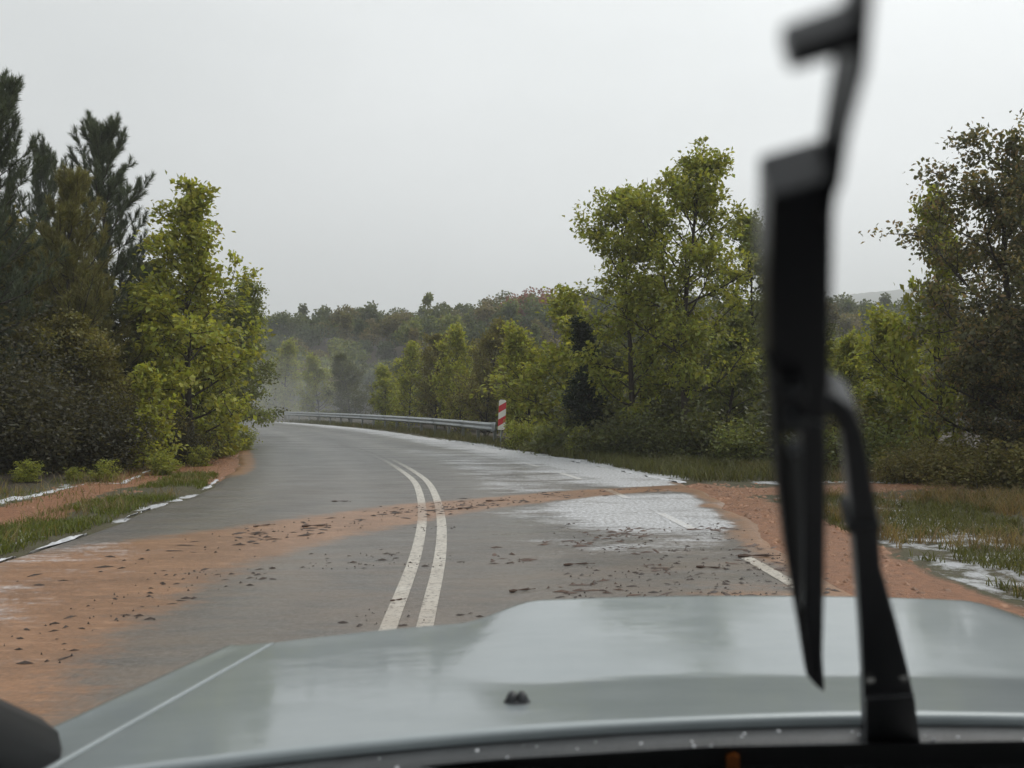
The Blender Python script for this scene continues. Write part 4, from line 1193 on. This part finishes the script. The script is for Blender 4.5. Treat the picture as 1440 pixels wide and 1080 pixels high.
for side in (-1, 1):
    rows = []
    yf = hood_front(CARX + 0.955) - 0.006
    for j in range(47):
        y = 0.80 + (yf - 0.80) * min(j, 40) / 40
        xs = shut_x(y, side) + side * 0.006
        yq = max(y, y_rear(xs)); zs = hood_z(shut_x(y, side), yq)
        crest_x = CARX + side * np.interp(y, [0.8, 0.97, 1.53], [1.14, 1.12, 1.052])
        crest_z = zs - 0.0055
        P = [(xs, zs - .03), (xs, zs - .004), (xs + side * .003, zs), (xs + side * .006, zs - .0003), ((xs + crest_x) / 2, (zs + crest_z) / 2), (crest_x - side * .012, crest_z), (crest_x - side * .004, crest_z + .0006), (crest_x + side * .004, crest_z), (crest_x + side * .008, crest_z - .004),
             (crest_x + side * .035, crest_z - .012), (crest_x + side * .058, crest_z - .033), (crest_x + side * .075, crest_z - .09), (crest_x + side * .085, crest_z - .25), (crest_x + side * .075, .70)]
        dy = dz = 0
        if j > 40:
            a_ = (j - 40) / 6 * math.pi / 2; dy = 0.10 * math.sin(a_); dz = 0.13 * (1 - math.cos(a_)) + .012 * a_
        rows.append([cr((px_, y + dy, max(.70, pz_ - dz))) for px_, pz_ in P])
    mb = MB(); mb.grid(rows if side < 0 else [r[::-1] for r in rows]); mb.build("wing", M["car_paint"], car, True)
# nose below the bonnet
mb = MB()
P = [[cr((CARX + u * 1.08, 1.66 - 0.10 * abs(u) ** 2.4 + dy, z)) for u in np.linspace(-1, 1, 25)] for z, dy in ((0.96, .05), (0.86, .12), (0.7, .15), (0.55, .19), (0.45, .18), (0.38, .08))]
mb.grid(P); mb.build("front_bumper", M["car_paint"], car, True)
for side in (-1, 1):
    wx = CARX + side * 0.98
    w_ = empty("wheel"); w_.parent = car; w_.location = cr((wx, 1.15, 0.37))
    for nm, r0, r1, wd, mt in (("tyre", .24, .37, .11, M["rubber"]), ("rim", .02, .235, .08, M["steel"])):
        mb = MB(); rows = []
        for k in range(33):
            a = 2 * math.pi * k / 32
            rows.append([Vector((dx, r * math.cos(a), r * math.sin(a))) for dx, r in ((-wd, r0), (-wd, r1 * .95), (-wd * .8, r1), (wd * .8, r1), (wd, r1 * .95), (wd, r0), (-wd, r0))])
        mb.grid(rows); mb.build(nm, mt, w_, True)
    mb = MB(); mb.tube([cr((wx - side * .08, 1.15, .37)), cr((CARX + side * .4, 1.15, .42))], .05, 8); mb.build("axle", M["dark_steel"], car)
mb = MB(); mb.box(cr((CARX, .2, .52)), (1.75, 2.6, .5)); mb.build("underbody", M["black_plastic"], car)
# scuttle panel between bonnet and screen
rows = []
for off, dz in ((0.03, -.03), (0.004, -.015), (-0.02, -.013), (-0.045, -.012), (-0.05, -.016), (-0.055, -.012), (-0.085, -.012), (-0.17, -.03), (-.3, -.12)):
    rows.append([cr((x, y_rear(x) + off, hood_z(x, y_rear(x)) + dz)) for x in np.linspace(CARX - 1.02, CARX + 1.02, 60)])
mb = MB(); mb.grid(rows[::-1]); mb.build("scuttle_panel", M["scuttle"], car, True)
hail_on_car(70, 3)
# washer jet
nz_ = at(727, 973, 1.055); nx_, ny_ = nz_.x, 1.055
hz_ = hood_z(nx_, ny_)
mb = MB()
for dx in (-.0065, .0065):
    rows = []
    for k in range(7):
        a = k / 6 * math.pi / 2
        rows.append([cr((nx_ + dx + .0095 * math.cos(a) * math.cos(t) * 1.0, ny_ + .011 * math.cos(a) * math.sin(t), hz_ - .001 + .016 * math.sin(a))) for t in np.linspace(0, 2 * math.pi, 15)])
    mb.grid(rows)
rows = [[cr((nx_ + .018 * q * math.cos(t), ny_ + .014 * q * math.sin(t), hz_ + zz)) for t in np.linspace(0, 2 * math.pi, 19)] for q, zz in ((1.0, -.002), (1.0, .002), (.6, .0045))]
mb.grid(rows); mb.build("washer_jet", M["black_plastic"], car, True)

# windscreen plane z = 1.6547 - 0.64 y
WN = Vector((0, 0.64, 1.0)).normalized(); WP = Vector((0, 0, 1.6547))
def glass(px, py, h=0.0):
    d = ray(px, py); o = Vector((0, 0, EYE)); q = WP + WN * h
    return o + d * ((q - o).dot(WN) / d.dot(WN))
def wz(y): return 1.6547 - 0.64 * y
def plate(mb, pix, h0, h1):
    lo = [glass(px, py, h0) for px, py in pix]
    hi = [p + WN * (h1 - h0) for p in lo]
    mb.prism([cr(p) for p in lo], [cr(p) for p in hi])
wiper = empty("wiper"); wiper.parent = car; wiper.location = cr(glass(1258, 1040, .03))
def wbuild(mb, name, mat):
    mb.v = [tuple(Vector(p) - wiper.location) for p in mb.v]
    o = mb.build(name, mat, wiper)
    bv = o.modifiers.new("bevel", 'BEVEL'); bv.width = 0.0012; bv.segments = 2
    return o
mb = MB(); plate(mb, [(1222, 1062), (1217, 1000), (1214, 955), (1210, 880), (1204, 800), (1197, 720), (1190, 650), (1183, 610), (1170, 590), (1150, 582), (1150, 556), (1178, 560), (1202, 578), (1216, 612), (1224, 660), (1236, 730), (1240, 800), (1262, 880), (1278, 945), (1286, 985), (1284, 1030), (1292, 1062)], .030, .044); wbuild(mb, "arm", M["black_metal"])
mb = MB(); plate(mb, [(1219, 1090), (1218, 985), (1286, 980), (1300, 1090)], .026, .052); wbuild(mb, "arm_hinge", M["black_plastic"])
mb = MB(); plate(mb, [(1192, 742), (1190, 748), (1196, 754), (1240, 748), (1240, 738)], .028, .046); wbuild(mb, "arm_clip", M["black_plastic"])
mb = MB(); plate(mb, [(1082, 278), (1176, 252), (1172, 400), (1168, 545), (1162, 620), (1128, 600), (1120, 560), (1082, 545), (1078, 400)], .014, .030); wbuild(mb, "blade_bridge", M["black_metal"])
mb = MB(); plate(mb, [(1152, 300), (1176, 262), (1190, 170), (1200, 100), (1214, -60), (1236, -60), (1222, 100), (1200, 180), (1180, 270), (1172, 320)], .012, .024); wbuild(mb, "blade_spine", M["black_metal"])
mb = MB(); plate(mb, [(1110, 72), (1190, 44), (1216, 28), (1210, 72), (1180, 84), (1108, 104)], .012, .022); wbuild(mb, "blade_claw", M["black_metal"])
mb = MB(); plate(mb, [(1126, 590), (1164, 600), (1163, 700), (1160, 820), (1157, 925), (1160, 974), (1148, 966), (1134, 950), (1131, 900), (1130, 800), (1129, 700)], .012, .024); wbuild(mb, "blade_spine", M["black_metal"])
mb = MB(); plate(mb, [(1082, 535), (1096, 540), (1100, 600), (1108, 690), (1122, 800), (1136, 905), (1142, 955), (1134, 950), (1124, 890), (1106, 790), (1094, 690), (1086, 600)], .004, .016); wbuild(mb, "blade_rubber", M["rubber"])
for ya, yb in ((556, 572), (602, 614)):
    mb = MB(); plate(mb, [(1090, ya), (1134, ya - 4), (1134, yb - 4), (1092, yb)], .008, .020); wbuild(mb, "blade_claw", M["black_plastic"])
M["grey_plastic"] = simple("grey_plastic", (0.06, 0.065, 0.068), 0.4)
mb = MB(); plate(mb, [(1106, 640), (1130, 636), (1130, 800), (1128, 860), (1120, 790), (1108, 690)], .006, .012); wbuild(mb, "blade_insert", M["grey_plastic"])
M["paint_chip"] = simple("bare_metal_chip", (0.5, 0.5, 0.48), 0.5)
for pc_ in ([(1219, 958), (1231, 956), (1231, 961), (1220, 963)], [(1264, 955), (1276, 952), (1277, 956), (1271, 962), (1268, 958)]):
    mb = MB(); plate(mb, pc_, .0275, .0298); wbuild(mb, "retaining_clip", M["paint_chip"])
# screen pillars, header, facia
for side in (-1, 1):
    a = Vector((CARX + side * 1.075, .905, 1.085)); c2 = Vector((CARX + side * 0.98, .02, 1.65)); mid = a * .5 + c2 * .5 + Vector((side * .02, 0, .01))
    mb = MB(); mb.tube([cr(a + Vector((side * .04, .06, -.07))), cr(a), cr(mid), cr(c2)], [.058, .046, .045, .05], 10); mb.build("pillar", M["rubber"], car, True)
mb = MB(); mb.tube([cr((CARX - .98, .02, 1.65)), cr((CARX, .02, 1.68)), cr((CARX + .98, .02, 1.65))], .04, 10); mb.build("roof_header", M["black_plastic"], car, True)
# black border of the screen and facia behind it
lo = [(-60, 1150), (300, 1098), (560, 1080), (700, 1068), (1000, 1050), (1440, 1042), (1640, 1042)]
hi = [(px, py + 60) for px, py in lo]
mb = MB(); mb.grid([[cr(glass(px, min(py, 1115), -.004)) for px, py in lo], [cr(glass(px, min(py, 1125), -.004)) for px, py in hi]]); mb.build("screen_border", M["rubber"], car)
mb = MB(); plate(mb, [(1022, 1066), (1031, 1062), (1040, 1066), (1040, 1094), (1022, 1094)], -.009, -.006); mb.build("orange_reflection", M["orange"], car)  # orange reflection on the facia, put in as a small coloured plate
mb = MB()
mb.grid([[cr((x, y, z)) for x in np.linspace(CARX - .98, CARX + .98, 9)] for y, z in ((.80, 1.06), (.70, 1.09), (.5, 1.10), (.3, 1.09), (.22, 1.04), (.2, .85))]); mb.build("facia", M["black_plastic"], car, True)

# ------------------------------------------------------------------ air
def haze_box():
    m = bpy.data.materials.new("haze_air"); m.use_nodes = True
    n, l = m.node_tree.nodes, m.node_tree.links
    n.clear(); o = n.new("ShaderNodeOutputMaterial"); pv = n.new("ShaderNodeVolumePrincipled")
    pv.inputs["Color"].default_value = (0.93, 0.95, 0.96, 1); pv.inputs["Density"].default_value = 0.0012; pv.inputs["Anisotropy"].default_value = 0.2
    l.new(pv.outputs[0], o.inputs["Volume"])
    mb = MB(); mb.box((200, 800, 120), (3000, 2500, 262)); ob_ = mb.build("haze", m)
    tag(ob_, "thin grey rain haze filling the valley", "haze", kind="stuff")
haze_box()

def mist_bank(c, r, dens, label):
    m = bpy.data.materials.new("mist_air"); m.use_nodes = True
    n, l = m.node_tree.nodes, m.node_tree.links
    n.clear(); o = n.new("ShaderNodeOutputMaterial"); pv = n.new("ShaderNodeVolumePrincipled")
    pv.inputs["Color"].default_value = (0.95, 0.96, 0.96, 1); pv.inputs["Density"].default_value = dens
    l.new(pv.outputs[0], o.inputs["Volume"])
    mb = MB()
    mb.grid([[Vector((r[0] * math.cos(a) * math.cos(e), r[1] * math.sin(a) * math.cos(e), r[2] * math.sin(e))) for a in np.linspace(0, 2 * math.pi, 33)] for e in np.linspace(-math.pi / 2, math.pi / 2, 17)])
    o_ = mb.build("mist", m, None, True); o_.location = c
    tag(o_, label, "mist", kind="stuff")
mist_bank((-24, 66, 1.5), (22, 16, 7.0), 0.0035, "pale mist hanging over the road where the guardrail disappears")
mist_bank((-18, 58, 0.6), (15, 11, 4.5), 0.007, "thin mist rising off the wet bend beside the guardrail")
mist_bank((-20, 62, 0.2), (13, 9, 3.2), 0.018, "dense low mist lying on the asphalt at the far bend")
